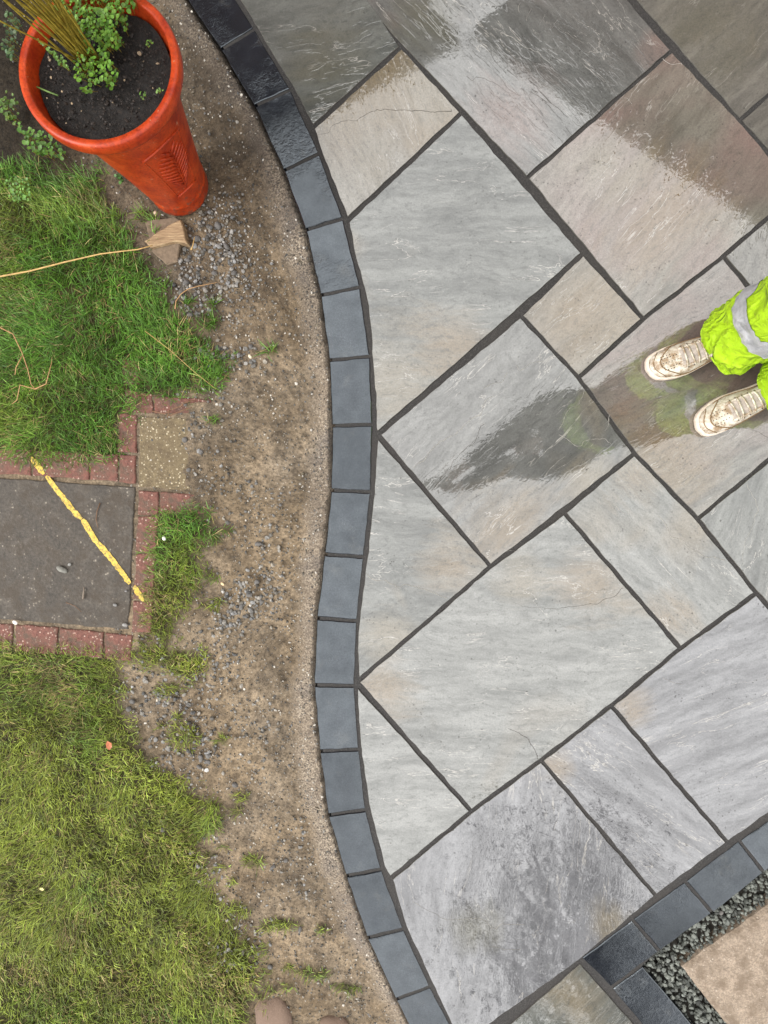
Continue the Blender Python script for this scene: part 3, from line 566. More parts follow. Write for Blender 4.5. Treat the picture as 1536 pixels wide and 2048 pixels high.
tag(link('pale_chipping', smesh[2], plain_mat('pale_chip', (.6, .57, .5), .6), None, tuple(G(1443, 1826, .0))), 'single pale chipping lying on the dark channel gravel', 'stone').scale = (.0075, .0075, .0075)

# ------------------------------------------------------------------ orange pot
def lathe(prof, n=72):
    V = []; Fc = []
    for r, z in prof: V += [(r*math.cos(2*math.pi*i/n), r*math.sin(2*math.pi*i/n), z) for i in range(n)]
    for k in range(len(prof)-1):
        for i in range(n): j = (i+1) % n; Fc.append((k*n+i, k*n+j, (k+1)*n+j, (k+1)*n+i))
    return V, Fc
def tube(pts, rad, n=6, cap=True):
    V = []; Fc = []; m_ = len(pts)
    for i, p in enumerate(pts):
        p = Vector(p); e = (Vector(pts[min(i+1, m_-1)])-Vector(pts[max(i-1, 0)])).normalized()
        u = e.cross(Vector((.31, .17, .93))); u = u.normalized() if u.length > 1e-4 else Vector((1, 0, 0)); v = e.cross(u)
        r = rad[i] if hasattr(rad, '__len__') else rad
        V += [tuple(p+(u*math.cos(2*math.pi*k/n)+v*math.sin(2*math.pi*k/n))*r) for k in range(n)]
    for i in range(m_-1):
        for k in range(n): l = (k+1) % n; Fc.append((i*n+k, i*n+l, (i+1)*n+l, (i+1)*n+k))
    if cap: Fc += [tuple(range(n))[::-1], tuple((m_-1)*n+k for k in range(n))]
    return V, Fc
class Acc:
    def __init__(s): s.V = []; s.F = []
    def add(s, vf): k = len(s.V); s.V += list(vf[0]); s.F += [tuple(i+k for i in f) for f in vf[1]]; return s
    def build(s, name, mat, parent=None, smooth=True): return mesh(name, s.V, s.F, mat, parent, smooth)
pm_ = Mat('orange_glaze'); pc_ = pm_.coord(); pn = pm_.noise(pc_, 18, 5, .6); pf = pm_.noise(pc_, 150, 4, .7)
pcol = pm_.ramp(pn, [(.30, (.27, .020, .005)), (.56, (.44, .047, .008)), (.72, (.52, .074, .016)), (.84, (.50, .14, .075))])
pcol = pm_.mix(1.0, pcol, pm_.ramp(pf, [(.28, .55), (.5, 1.0), (.75, 1.25)]), 'MULTIPLY')
pz_ = pm_.n('SeparateXYZ', {0: pc_}).outputs[2]
spl = pm_.math('ADD', pm_.noise(pc_, 42, 6, .75), pm_.math('MULTIPLY', pz_, -1.1))
pcol = pm_.mix(pm_.ramp(spl, [(.47, 0.0), (.58, .8)]), pcol, (.085, .060, .040))       # soil splashes round the foot
chp = pm_.ramp(pm_.noise(pc_, 65, 3, .6), [(.70, 0.0), (.73, .8)]); pcol = pm_.mix(chp, pcol, (.50, .24, .15))
pm_.set(Base_Color=pcol, Roughness=.42, Normal=pm_.bump(pm_.math('ADD', pn, pm_.math('MULTIPLY', pf, .4)), .25, .002), Coat_Weight=.08, Coat_Roughness=.2)
pm_.b.inputs['Specular IOR Level'].default_value = .32
POTM = pm_.m
pot = empty('plant_pot', tuple(G(360, 376, -.02))); axis = Vector((.0456, .0563, 1)).normalized()
pot.rotation_euler = axis.to_track_quat('Z', 'Y').to_euler()
PZ = .02; PM = Matrix.Translation(pot.location) @ pot.rotation_euler.to_matrix().to_4x4()
tag(pot, 'tall tapered orange glazed plant pot with a moulded fern panel', 'plant pot')
V, Fc = lathe([(.001, 0), (.092, 0), (.101, .004), (.1035, .012), (.1035, .046), (.106, .050), (.1035, .056), (.1045, .062), (.125, .20), (.148, .34), (.165, .44), (.172, .468), (.192, .476), (.1955, .480)])
mesh('body', V, Fc, POTM, pot, True)
V, Fc = lathe([(.1955, .480), (.204, .484), (.2085, .492), (.2095, .505), (.2085, .518), (.2065, .5215), (.200, .5225), (.1905, .5220), (.1870, .5185), (.1860, .500), (.166, .44), (.155, .38)])
mesh('rim', V, Fc, POTM, pot, True)
def prad(h): return np.interp(h, [.062, .20, .34, .44], [.1045, .125, .148, .165])
face = math.radians(-47)
euz = pot.rotation_euler.to_matrix(); fdir = euz.inverted() @ Vector((math.cos(face), math.sin(face), 0)); fa = math.atan2(fdir.y, fdir.x)
def ps(u, h, off=0.0): r = float(prad(h))+off; a = fa+u/prad(.25); return (r*math.cos(a), r*math.sin(a), h)
pan = Acc(); lin = lambda a, b, n: [a+(b-a)*i/(n-1) for i in range(n)]
pan.add(tube([ps(u, .385-.020*(u/.06)**2, .001) for u in lin(-.062, .062, 13)], .0042))
pan.add(tube([ps(u, .135-.010*(u/.045)**2, .001) for u in lin(-.045, .045, 11)], .0038))
for s in (-1, 1): pan.add(tube([ps(s*(.046+(h-.13)*.06), h, -.0005) for h in lin(.130, .370, 12)], .0024))
pan.build('panel_frame', POTM, pot)
fern = Acc(); fern.add(tube([ps(.010*math.sin((h-.15)*9), h, .001) for h in lin(.150, .350, 12)], lin(.0034, .0016, 12)))
for k in range(11):
    h = .160+.017*k; ln = .056*math.sin(math.pi*(k+1.6)/13.5)
    for s in (-1, 1): fern.add(tube([ps(.010*math.sin((h-.15)*9)+s*ln*q_, h+.034*q_-.006*q_*q_, .0012) for q_ in lin(0, 1, 5)], [.0018, .0036, .0040, .0030, .0008]))
fern.build('fern_relief', POTM, pot)
# compost
cm = Mat('dark_compost'); cc_ = cm.coord(); c1 = cm.noise(cc_, 45, 6, .7); c2 = cm.noise(cc_, 130, 5, .8)
ccol = cm.ramp(c2, [(.36, (.004, .003, .003)), (.54, (.014, .010, .008)), (.64, (.035, .024, .017)), (.76, (.12, .085, .058))])
cm.set(Base_Color=ccol, Roughness=.8, Normal=cm.bump(cm.math('ADD', c1, cm.math('MULTIPLY', c2, .5)), 1.0, .014))
V = [(0, 0, .483)]; Fc = []; nr, na = 22, 60
for i in range(1, nr+1):
    for k in range(na):
        r = .176*i/nr; a = 2*math.pi*k/na; x_, y_ = r*math.cos(a), r*math.sin(a)
        z_ = .474+.024*float(fbm(np.array(x_*22+9), np.array(y_*22+4), 5))+.014*float(vnoise(np.array(x_*90+40), np.array(y_*90+40), 6))
        V.append((x_, y_, z_-.007))
for k in range(na): Fc.append((0, 1+k, 1+(k+1) % na))
for i in range(nr-1):
    for k in range(na): l = (k+1) % na; Fc.append((1+i*na+k, 1+(i+1)*na+k, 1+(i+1)*na+l, 1+i*na+l))
mesh('compost', V, Fc, cm.m, pot, True)
nb = 620; a_ = rng.uniform(0, 6.283, nb); r_ = .162*np.sqrt(rng.random(nb)); bxy = np.stack([r_*np.cos(a_), r_*np.sin(a_)], 1)
bl = link('compost_flecks', stones('compost_flecks', bxy, np.full(nb, .493), rng.uniform(.0012, .0045, nb)*rng.choice([.7, 1, 1.3], nb), np.where((rng.random(nb) < .06)[:, None], np.array([[.26, .19, .12]]), np.array([[.018, .012, .009]]))*rng.uniform(.4, 1.6, (nb, 1)), flat=.55), STONE, pot); bl['kind'] = 'stuff'

# shrub stems and weeds in the pot
CZ = .466
stemm = plain_mat('olive_stem', (.27, .205, .028), .5, .6, 60, .3)
shrub = empty('potted_shrub', tuple(G(183, 128, CZ))); tag(shrub, 'bundle of upright olive stems growing from the orange pot', 'shrub')
for k in range(34):
    a = random.uniform(0, 6.283); r0 = .020*random.random(); sx, sy = random.gauss(-.03, .16), random.gauss(-.02, .13); Hh = random.uniform(.38, .75); b0 = Vector((r0*math.cos(a), r0*math.sin(a), -.01))
    pts = [b0+Vector((sx*s_*Hh+.012*math.sin(3*s_+k), sy*s_*Hh+.012*math.cos(2.5*s_+k), Hh*s_)) for s_ in lin(0, 1, 7)]
    st = mesh('stem', *tube(pts, lin(random.uniform(.0022, .0036), .0012, 7), 5), stemm, shrub, True)
V, Fc, lc_ = [], [], []
for k in range(420):
    s_ = random.uniform(.55, 1.1); a = random.uniform(0, 6.283); c0 = Vector((random.gauss(-.02, .10), random.gauss(-.01, .09), .62*s_)); d_ = Vector((math.cos(a), math.sin(a), random.uniform(.1, .9))).normalized(); sd_ = d_.cross(Vector((0, 0, 1))).normalized()*.004
    i = len(V); V += [tuple(c0), tuple(c0+d_*.018+sd_), tuple(c0+d_*.04), tuple(c0+d_*.018-sd_)]; Fc.append((i, i+1, i+2, i+3)); v_ = random.uniform(.6, 1.3); lc_ += [(.075*v_, .10*v_, .02*v_)]*4
fo = mesh('foliage', V, Fc, LEAF, shrub); addcol(fo.data, 'tint', np.array(lc_)); fo['kind'] = 'stuff'
def leafy(name, pts_px, n, zbase, zh, rad, col, label, cat, sz=(.0035, .0065), group=None):
    """low weed: round leaves on short stalks"""
    Pw = [g2(p, zbase) for p in pts_px]; q_ = scatter_poly(Pw, n); cen = q_.mean(0); root = empty(name, (cen[0], cen[1], zbase)); V, Fc, C_ = [], [], []; st = Acc()
    for (x_, y_) in q_:
        h = zh*(.25+.75*random.random()**.8); c0 = Vector((x_-cen[0], y_-cen[1], h)); a = random.uniform(0, 6.283); til = random.uniform(0, .6); r = random.uniform(*sz)
        nrm = Vector((math.sin(til)*math.cos(a), math.sin(til)*math.sin(a), math.cos(til))); u = nrm.orthogonal().normalized(); v = nrm.cross(u); i = len(V); V.append(tuple(c0-nrm*r*.25))
        for k in range(7): b = 6.283*k/7; rr_ = r*(1.15 if k == 0 else 1)*random.uniform(.85, 1.1); V.append(tuple(c0+(u*math.cos(b)+v*math.sin(b))*rr_))
        Fc += [(i, i+1+k, i+1+(k+1) % 7) for k in range(7)]; t_ = random.uniform(.55, 1.5); yv = random.random()*.5
        C_ += [((col[0]+.05*yv)*t_, (col[1]+.02*yv)*t_, col[2]*t_)]*8
        if random.random() < .3: st.add(tube([(c0.x*.9, c0.y*.9, 0), (c0.x*.97, c0.y*.97, h*.6), tuple(c0)], .0007, 4, False))
    lo = mesh('leaves', V, Fc, LEAF, root, True); addcol(lo.data, 'tint', np.array(C_)); lo['kind'] = 'stuff'
    if st.V: so_ = st.build('stalks', stemm, root); so_['kind'] = 'stuff'
    return tag(root, label, cat, group)
leafy('chickweed', [(120,-60),(132,40),(168,95),(176,135),(160,165),(186,208),(215,185),(240,186),(246,158),(236,130),(258,95),(268,52),(285,20),(300,-60)], 1150, CZ+.01, .055, .004, (.085, .20, .022), 'bright green small-leaved chickweed spreading over the compost in the pot', 'weed', (.0030, .0058))
leafy('weed_sprig', [(82,88),(98,100),(140,130),(150,150),(128,140)], 60, CZ+.012, .03, .004, (.075, .17, .03), 'narrow green weed sprig lying on the compost left of the stems', 'weed', (.002, .004))
for k, (px, py) in enumerate([(288,195),(322,186),(300,92)]):
    leafy('weed_seedling', [(px-6,py-6),(px+7,py-4),(px+4,py+7),(px-6,py+5)], 9, CZ+.012, .012, .004, (.09, .19, .03), ['tiny green seedling on the compost below the chickweed', 'tiny green seedling on the compost against the right rim', 'pale green seedling on the compost right of the chickweed'][k], 'weed', (.002, .004))
tag(mesh('fallen_stalk', *tube([tuple(G(74, 174, CZ+.022)), tuple(G(95, 183, CZ+.022)), tuple(G(116, 191, CZ+.02))], .0022, 6), plain_mat('green_stalk', (.12, .20, .05), .5), None, True), 'short green stalk lying on the compost by the left rim', 'stalk')
# weeds in the dark bed beside the pot and in the lawn
leafy('bed_weed', [(12,205),(45,200),(50,260),(20,250)], 60, -.01, .05, .004, (.065, .13, .022), 'straggly green weed in the dark bed left of the pot', 'weed', (.004, .008))
leafy('bed_weed', [(30,30),(52,60),(45,140),(20,120)], 70, -.01, .05, .004, (.04, .085, .035), 'dull bluish weed in shade at the left rim of the pot', 'weed', (.004, .008))
leafy('bed_weed', [(50,262),(120,285),(150,330),(80,320)], 110, -.01, .06, .004, (.055, .14, .02), 'leafy green weed under the lower left rim of the pot', 'weed', (.004, .008))
leafy('lawn_clover', [(20,362),(62,360),(75,395),(48,420),(22,400)], 70, .005, .03, .004, (.09, .21, .04), 'patch of pale green clover leaves in the upper lawn', 'weed', (.003, .006))
leafy('ground_weed', [(236,352),(250,356),(248,370),(234,366)], 14, -.02, .03, .004, (.05, .13, .03), 'small dark green weed in the shadow below the pot side', 'weed', (.004, .008))

# ------------------------------------------------------------------ small things on the ground
WOOD = Mat('split_wood'); wc = WOOD.coord(); wn = WOOD.noise(WOOD.map(wc, scale=(1, 14, 1)), 14, 6, .7)
WOOD.set(Base_Color=WOOD.ramp(wn, [(.3, (.13, .080, .042)), (.5, (.30, .20, .11)), (.7, (.48, .36, .21))]), Roughness=.75, Normal=WOOD.bump(wn, .8, .004)); WOOD = WOOD.m
def slat(name, pl, z0, mat, label, cat, thick=.02):
    return tag(piece(name, pl, mat, None, .001, z0=z0, thick=.04, cham=.003, jit=.002, tilt=.006), label, cat)
slat('wood_offcut', [(288,482),(318,462),(346,446),(362,439),(377,489),(352,484),(330,489),(302,497)], .004, WOOD, 'splintered triangular wood offcut tucked under the orange pot', 'wood')
slat('old_tile', [(286,440),(345,428),(362,440),(352,520),(330,528),(300,500)], -.012, plain_mat('dirty_tile', (.17, .125, .085), .8, .4, 70, .6), 'dirty brown tile lying flat in the soil below the pot', 'tile')
STRAW = plain_mat('straw', (.46, .30, .11), .5, .35, 90); TWIG = plain_mat('brown_twig', (.16, .085, .045), .6, .4, 120); TANTW = plain_mat('tan_twig', (.40, .23, .10), .55, .35, 120)
def twig(name, runs, rad, mat, label, cat, z=.02):
    A_ = Acc()
    for pts in runs:
        pw = []
        for p in pts:
            zz = p[2] if len(p) > 2 else z; v = G(p[0], p[1], zz); pw.append((v.x, v.y, zz))
        n_ = len(pw); A_.add(tube(pw, [rad*(1-.45*i/(n_-1)) for i in range(n_)], 6))
    return tag(A_.build(name, mat), label, cat)
twig('dry_straw', [[(-60,568),(0,553),(60,542),(130,524),(200,508),(240,503),(275,499),(305,491)]], .0034, STRAW, 'long straw-coloured stem lying across the upper lawn', 'stem', .035)
twig('forked_twig', [[(-10,650),(26,668),(44,705),(56,740),(62,768),(70,778)],[(70,778),(92,768),(98,745),(104,722)],[(70,778),(40,770),(34,800),(24,808)],[(44,712),(32,735),(30,750)]], .0022, TANTW, 'thin forked tan twig curling over the lawn at the left edge', 'twig', .035)
twig('root_twigs', [[(304,822),(330,828),(340,820),(362,812),(380,800)],[(338,832),(352,826),(372,818),(384,815)],[(340,820),(334,836)],[(360,815),(366,806),(392,799)]], .0022, TWIG, 'tangle of thin brown twigs on the red pavers beside the buff slab', 'twig', .004)
twig('bent_twig', [[(350,618),(352,602),(362,588),(376,578),(398,572),(434,565)]], .0020, TANTW, 'bent tan twig lying on the gravel beside the upper lawn', 'twig', .004)
twig('straw_bit', [[(382,500),(386,490),(389,474)]], .0024, STRAW, 'short straw bit standing on the gravel right of the wood offcut', 'straw', .006)
twig('grass_stalk', [[(290,662),(340,700),(390,745),(432,778)]], .0012, STRAW, 'thin dry grass stalk slanting over the tip of the upper lawn', 'stalk', .03)
twig('slab_twig', [[(166,1198),(167,1186),(168,1174)]], .0035, plain_mat('grey_stick', (.20, .16, .125), .7), 'short grey stick lying on the lower part of the dark slab', 'stick', -.006)
twig('dark_twig', [[(200,1006),(194,1022),(192,1040),(196,1055)]], .0018, TWIG, 'dark curved twig on the dark slab right of the yellow line', 'twig', -.008)
twig('fine_twig', [[(132,1205),(150,1212),(163,1224)]], .0013, TWIG, 'fine brown twig near the bottom of the dark slab', 'twig', -.008)
for (px, py, z, r, c_, lb) in [(124,1139,-.006,.017,(.22,.215,.19),'lichen-spotted grey stone lying in the middle of the dark slab'),(139,1129,-.006,.008,(.26,.255,.24),'small grey stone touching the lichen-spotted stone on the dark slab'),(30,1245,.0,.009,(.75,.72,.68),'white pebble at the lower left corner of the dark slab'),(328,1077,.0,.0085,(.78,.76,.72),'white pebble in the grass right of the red pavers'),(250,1250,-.008,.009,(.25,.24,.23),'grey pebble at the lower right corner of the dark slab'),(252,1182,-.008,.007,(.2,.19,.19),'grey pebble just below the end of the yellow line'),(230,1210,-.008,.008,(.19,.185,.18),'grey pebble on the dark slab near its lower right corner'),(310,425,-.01,.007,(.55,.42,.30),'pale tan pebble left of the pot foot'),(445,1168,-.02,.007,(.72,.52,.30),'yellow-tan pebble on the soil above the middle gravel heap'),(500,713,-.02,.008,(.66,.56,.42),'cream pebble at the end of the upper gravel spill')]:
    o = link('pebble', stones('pebble', np.zeros((1, 2)), np.zeros(1), np.ones(1), np.array([[.5, .5, .5]]), ico=ICO2, rough=.08, sink=.5), plain_mat('pebble_tone', c_, .6, .4, 110, .4), None, tuple(G(px, py, z))); o.scale = (r*1.1, r*.85, r*.9); o.rotation_euler.z = random.random()*3; tag(o, lb, 'pebble')
V, Fc = [(-.018,0,.003),(-.009,-.010,.0),(.006,-.011,.001),(.018,0,.006),(.006,.010,.002),(-.008,.009,.004),(0,0,-.003)], [(6,0,1),(6,1,2),(6,2,3),(6,3,4),(6,4,5),(6,5,0)]
lf = mesh('fallen_leaf', V, Fc, plain_mat('brown_leaf', (.38, .12, .05), .45, .4, 90), None, True, tuple(G(218, 1490, .02))); lf.rotation_euler.z = 1.7; tag(lf, 'fallen reddish-brown leaf lying in the lower lawn', 'leaf')
lf = mesh('fallen_leaf', V, Fc, None, None, True, tuple(G(84, 1778, .02))); lf.data.materials.clear(); lf.data.materials.append(plain_mat('yellow_leaf', (.55, .50, .20), .5, .3, 90)); lf.scale = (.55,)*3; tag(lf, 'small pale yellow leaf in the lower left lawn', 'leaf')
PINK = plain_mat('pink_stone', (.24, .165, .122), .8, .45, 70, .8, .005)
for px, py, sx, sy, rz, lb in ((548,2040,.070,.085,.3,'smooth pinkish stone half buried at the bottom edge of the lawn'),(668,2062,.060,.055,.1,'low pinkish stone in the soil at the bottom beside the edging')):
    bm = bmesh.new(); bmesh.ops.create_icosphere(bm, subdivisions=3, radius=1)
    for v in bm.verts: v.co *= 1+.55*(float(fbm(np.array(v.co.x*1.8+9), np.array(v.co.y*1.8+v.co.z+9), 3))-.5)
    me = bpy.data.meshes.new('buried_stone'); bm.to_mesh(me); bm.free(); me.polygons.foreach_set('use_smooth', [True]*len(me.polygons))
    o = link('buried_stone', me, PINK, None, tuple(G(px, py, -.028))); o.scale = (sx, sy, .026); o.rotation_euler.z = rz; tag(o, lb, 'stone')

# ------------------------------------------------------------------ person who holds the phone: shoes, trousers, jacket
person = empty('person', (.98, .38, 0)); tag(person, 'person in hi-vis yellow trousers and dirty white trainers standing on wet slabs', 'person')
PO = Vector((.98, .38, 0))
HIVIS = Mat('hivis_yellow'); hc = HIVIS.coord(); hn = HIVIS.noise(hc, 22, 5, .65); hf = HIVIS.noise(hc, 700, 2, .6)
hcol = HIVIS.ramp(HIVIS.noise(hc, 9, 3), [(.3, (.30, .50, .002)), (.7, (.38, .60, .004))])
hcol = HIVIS.mix(HIVIS.ramp(HIVIS.noise(hc, 75, 5, .78), [(.54, 0.0), (.70, .85)]), hcol, (.16, .17, .012))
hr = HIVIS.noise(HIVIS.map(hc, scale=(1, 1, .7)), 11, 2, .5, 1.2); hr = HIVIS.math('POWER', HIVIS.math('SUBTRACT', 1.0, HIVIS.math('ABSOLUTE', HIVIS.math('SUBTRACT', HIVIS.math('MULTIPLY', hr, 2.0), 1.0))), 3.0)
HIVIS.set(Base_Color=hcol, Roughness=.6, Normal=HIVIS.bump(HIVIS.math('ADD', HIVIS.math('MULTIPLY', hr, 1.2), HIVIS.math('MULTIPLY', hn, .5)), .9, .012)); HIVIS = HIVIS.m
REFL = Mat('reflective_tape'); rn = REFL.noise(REFL.coord(), 26, 4, .6)
REFL.set(Base_Color=REFL.ramp(rn, [(.3, (.30, .31, .33)), (.7, (.62, .63, .66))]), Roughness=.38, Metallic=.35, Normal=REFL.bump(rn, .7, .008)); REFL = REFL.m
SHOE = Mat('dirty_white_leather'); sc_ = SHOE.coord(); s1 = SHOE.noise(sc_, 34, 6, .7); s2 = SHOE.noise(sc_, 14, 4, .6)
shc = SHOE.ramp(s2, [(.35, (.50, .44, .36)), (.65, (.66, .62, .54))]); shc = SHOE.mix(SHOE.ramp(s1, [(.44, 0.0), (.60, .9)]), shc, (.22, .135, .065))
SHOE.set(Base_Color=shc, Roughness=.5, Normal=SHOE.bump(s1, .3, .002)); SHOE = SHOE.m
SOLEM = plain_mat('cream_sole', (.66, .56, .47), .6, .25, 80, .3); SEAM = plain_mat('muddy_seam', (.20, .12, .055), .7, .5, 120); HOLE = plain_mat('dark_hole', (.025, .022, .02), .8); TONG = plain_mat('grey_tongue', (.38, .33, .29), .7, .4, 90)
DARKCL = plain_mat('dark_jacket_cloth', (.030, .032, .036), .8, .3, 60); SKIN = plain_mat('skin', (.52, .33, .25), .5, .1, 40); HATM = plain_mat('dark_beanie', (.03, .03, .035), .9, .4, 200)
HWT = ([0, .012, .03, .07, .14, .24, .36, .5, .64, .78, .90, .965, 1.0], [.004, .020, .030, .0405, .0475, .0525, .053, .0480, .0415, .0395, .0355, .026, .006])
HTT = ([0, .03, .08, .2, .35, .5, .62, .75, 1.0], [.030, .044, .056, .066, .079, .098, .112, .120, .112])
SL = .300
def hw(t): return float(np.interp(t, *HWT))
def up_pt(t, ph, off=0.0):
    w_ = max(hw(t)-.0035, .002)+off; h = float(np.interp(t, *HTT)); c, s = math.cos(ph), math.sin(ph)
    return Vector((t*SL+.004*(1-2*t), w_*math.copysign(abs(c)**.62, c), .022+(h-.022+off)*abs(s)**.75))
def make_shoe(toe, heel, mirror):
    tv, hv = G(*toe), Vector((*heel, 0)) if len(heel) == 2 and abs(heel[0]) < 5 else G(*heel)
    ax = (hv-tv); ax.z = 0; ax.normalize(); M_ = Matrix(((ax.x, -ax.y, 0, tv.x), (ax.y, ax.x, 0, tv.y), (0, 0, 1, .001), (0, 0, 0, 1)))
    tr = lambda p: tuple((M_ @ Vector((p[0], p[1]*mirror+.012*math.sin(math.pi*min(p[0]/SL, 1))*0-.010*mirror*(1-min(p[0]/SL*2.2, 1))**2*-1, p[2])))-PO)
    ts = lin(0, 1, 44); out = [(t*SL, hw(t)) for t in ts]; ring = out+[(x_, -y_) for x_, y_ in out[::-1]]; n_ = len(ring); V = []; Fc = []
    for z_, k_ in ((0, .965), (.004, 1.0), (.020, 1.015), (.026, .995), (.0285, .955)): V += [tr((.5*SL+(x_-.5*SL)*(.5+.5*k_), y_*k_, z_)) for x_, y_ in ring]
    for k in range(4):
        for i in range(n_): j = (i+1) % n_; Fc.append((k*n_+i, k*n_+j, (k+1)*n_+j, (k+1)*n_+i))
    Fc += [tuple(range(n_))[::-1], tuple(4*n_+i for i in range(n_))]
    sh = mesh('shoe', [], [], None, person)
    phs = lin(0, math.pi, 17); V2 = []; F2 = []; tt = lin(.004, .995, 40)
    for t in tt: V2 += [tr(up_pt(t, ph)) for ph in phs]
    for i in range(39):
        for k in range(16): F2.append((i*17+k, i*17+k+1, (i+1)*17+k+1, (i+1)*17+k))
    F2 += [tuple(range(17)), tuple(39*17+k for k in range(17))[::-1]]
    bpy.data.objects.remove(sh); sh = mesh('shoe', V2, F2, SHOE, person, True)
    mesh('sole', V, Fc, SOLEM, sh, True)
    A_ = Acc()   # seam around the toe panel and along the side
    A_.add(tube([tr(up_pt(.085+.20*abs(math.cos(ph))**1.6, ph, .0012)) for ph in lin(.42, math.pi-.42, 19)], .0016, 5))
    for s in (.34, math.pi-.34): A_.add(tube([tr(up_pt(t, s+(.10*math.sin(t*14) if s < 1 else -.10*math.sin(t*14)), .0010)) for t in lin(.20, .72, 14)], .0016, 5))
    A_.add(tube([tr(up_pt(.030+.10*abs(math.cos(ph))**2, ph, .0010)) for ph in lin(.30, math.pi-.30, 17)], .0012, 5))
    A_.build('seam', SEAM, sh)
    A_ = Acc()
    for i in range(6):
        for k in range(-2+(i > 3), 3-(i > 3)):
            c = up_pt((.110+.028*i), math.pi/2+k*.17*(1-.03*i), .0003); A_.add(([tr(c+Vector((.0017*math.cos(b), .0017*math.sin(b), .0005-abs(math.sin(b))*.0003))) for b in lin(0, 5.236, 6)], [tuple(range(6))]))
    A_.build('perforations', HOLE, sh)
    A_ = Acc(); rows = lin(.285, .60, 12); V3 = []; F3 = []
    for t in rows: V3 += [tr(up_pt(t, math.pi/2+ph, .0022)) for ph in lin(-.34, .34, 7)]
    for i in range(11):
        for k in range(6): F3.append((i*7+k, i*7+k+1, (i+1)*7+k+1, (i+1)*7+k))
    mesh('tongue', V3, F3, TONG, sh, True)
    for s in (-1, 1):
        A_ = Acc(); A_.add(tube([tr(up_pt(t, math.pi/2+s*(.40+.05*(t-.36)), .0022)) for t in lin(.275, .62, 10)], .0048, 6)); A_.build('eyestay', SHOE, sh)
        A_ = Acc()
        for i in range(5): c = up_pt(.310+.055*i, math.pi/2+s*.46, .0072); A_.add(tube([tr(c), tr(c+Vector((.0005, 0, .0012)))], .0022, 6))
        A_.build('eyelets', HOLE, sh)
    for i in range(5):
        t0 = .310+.055*i; sgn = 1 if i % 2 else -1
        mesh('lace', *tube([tr(up_pt(t0+(.020*(q_-.5)*sgn), math.pi/2+.46*(2*q_-1), .0075+.003*math.sin(math.pi*q_))) for q_ in lin(0, 1, 7)], .0030, 5), SHOE, sh, True)
    return M_
make_shoe((1291,747), (.996, .482), 1)
make_shoe((1386,853), (1.148, .334), -1)
# trousers
def leg_rings(path, rad, nseg, seed, hem_tilt):
    """path: (z, x, y) knots; rings of crumpled cloth"""
    zs = [p[0] for p in path]; V = []; fw = Vector((-.935, -.354, 0)); n_ = 56; rows = []
    zz = [0.0]+list(np.linspace(.012, .50, 42))+list(np.linspace(.52, .86, 14))
    for iz, z in enumerate(zz):
        cx2 = float(np.interp(z, zs, [p[1] for p in path])); cy2 = float(np.interp(z, zs, [p[2] for p in path])); r = float(np.interp(z, [p for p, _ in rad], [q_ for _, q_ in rad])); ring = []
        for k in range(n_):
            a = 6.2832*k/n_; ca, sa = math.cos(a), math.sin(a); near = math.exp(-z/.16)
            f1 = float(fbm(np.array(ca*1.4+seed*9+z*3+50), np.array(sa*1.4+z*13+50), seed))-.5
            f2 = float(fbm(np.array(ca*2.6+seed*5+30+z*7), np.array(sa*2.6+z*30+70), seed+4, 3)); rid = (1-abs(2*f2-1))**3
            fold = (rid-.35)*.016*(near*.9+.3)*min(1, .25+z/.05)+f1*(.018+.026*near)+.003*math.sin(z*90+2.4*math.sin(a+seed))*near
            d_ = Vector((ca, sa, 0)); fr = d_.dot(fw); rr2 = (r+fold)*(1.05-.14*fr*fr); zl = z+(hem_tilt*fr*.5+.004*f1)*max(0, 1-z/.25)
            ring.append(Vector((cx2+ca*rr2+(fw.x*.012*near if fr > 0 else 0), cy2+sa*rr2+(fw.y*.012*near if fr > 0 else 0), zl+.055)))
        rows.append(ring)
    return rows, n_, zz
TROU = Acc(); bands = []
KN = (.90, .415, .50)
for path, seed, tl in (([(0, .948, .462), (.45, .920, .466), (.86, .965, .470)], 3, .070), ([(0, 1.116, .322), (.45, 1.050, .310), (.86, 1.000, .300)], 8, .070)):
    rows, n_, zz = leg_rings(path, [(0, .094), (.06, .099), (.2, .092), (.45, .084), (.86, .098)], 40, seed, tl)
    V = [tuple(p-PO) for r in rows for p in r]; Fc = []
    for i in range(len(rows)-1):
        for k in range(n_): l = (k+1) % n_; Fc.append((i*n_+k, i*n_+l, (i+1)*n_+l, (i+1)*n_+k))
    TROU.add((V, Fc))
    for sg in (-1, 1):      # side seam
        sk = int(((math.atan2(.935*sg, -.354*sg)/6.2832) % 1)*n_); TROU.add(tube([tuple(r[sk]-PO) for r in rows], .0022, 5))
    TROU.add(tube([tuple(p-PO) for p in rows[1]]+[tuple(rows[1][0]-PO)], .0022, 5)); TROU.add(tube([tuple(p-PO) for p in rows[4]]+[tuple(rows[4][0]-PO)], .0011, 5))
    for z0_, z1_ in ((.195, .295),):
        rs = [r for r, z in zip(rows, zz) if z0_ <= z <= z1_]; cz = [sum(r, Vector())/n_ for r in rs]
        V = [tuple(c+(p-c)*1.022-PO) for r, c in zip(rs, cz) for p in r]; Fc = []
        for i in range(len(rs)-1):
            for k in range(n_): l = (k+1) % n_; Fc.append((i*n_+k, i*n_+l, (i+1)*n_+l, (i+1)*n_+k))
        bands.append((V, Fc))
V = []; n_ = 40   # seat of the trousers
for z_, rx, ry, cx2, cy2 in ((.86, .105, .185, .983, .385), (.93, .128, .190, .980, .383), (1.02, .122, .175, .965, .378), (1.08, .112, .165, .945, .370)):
    for k in range(n_):
        a = 6.2832*k/n_; lx, ly = rx*math.cos(a), ry*math.sin(a); V.append((cx2+lx*.935-ly*.354-PO.x, cy2+lx*.354+ly*.935-PO.y, z_))
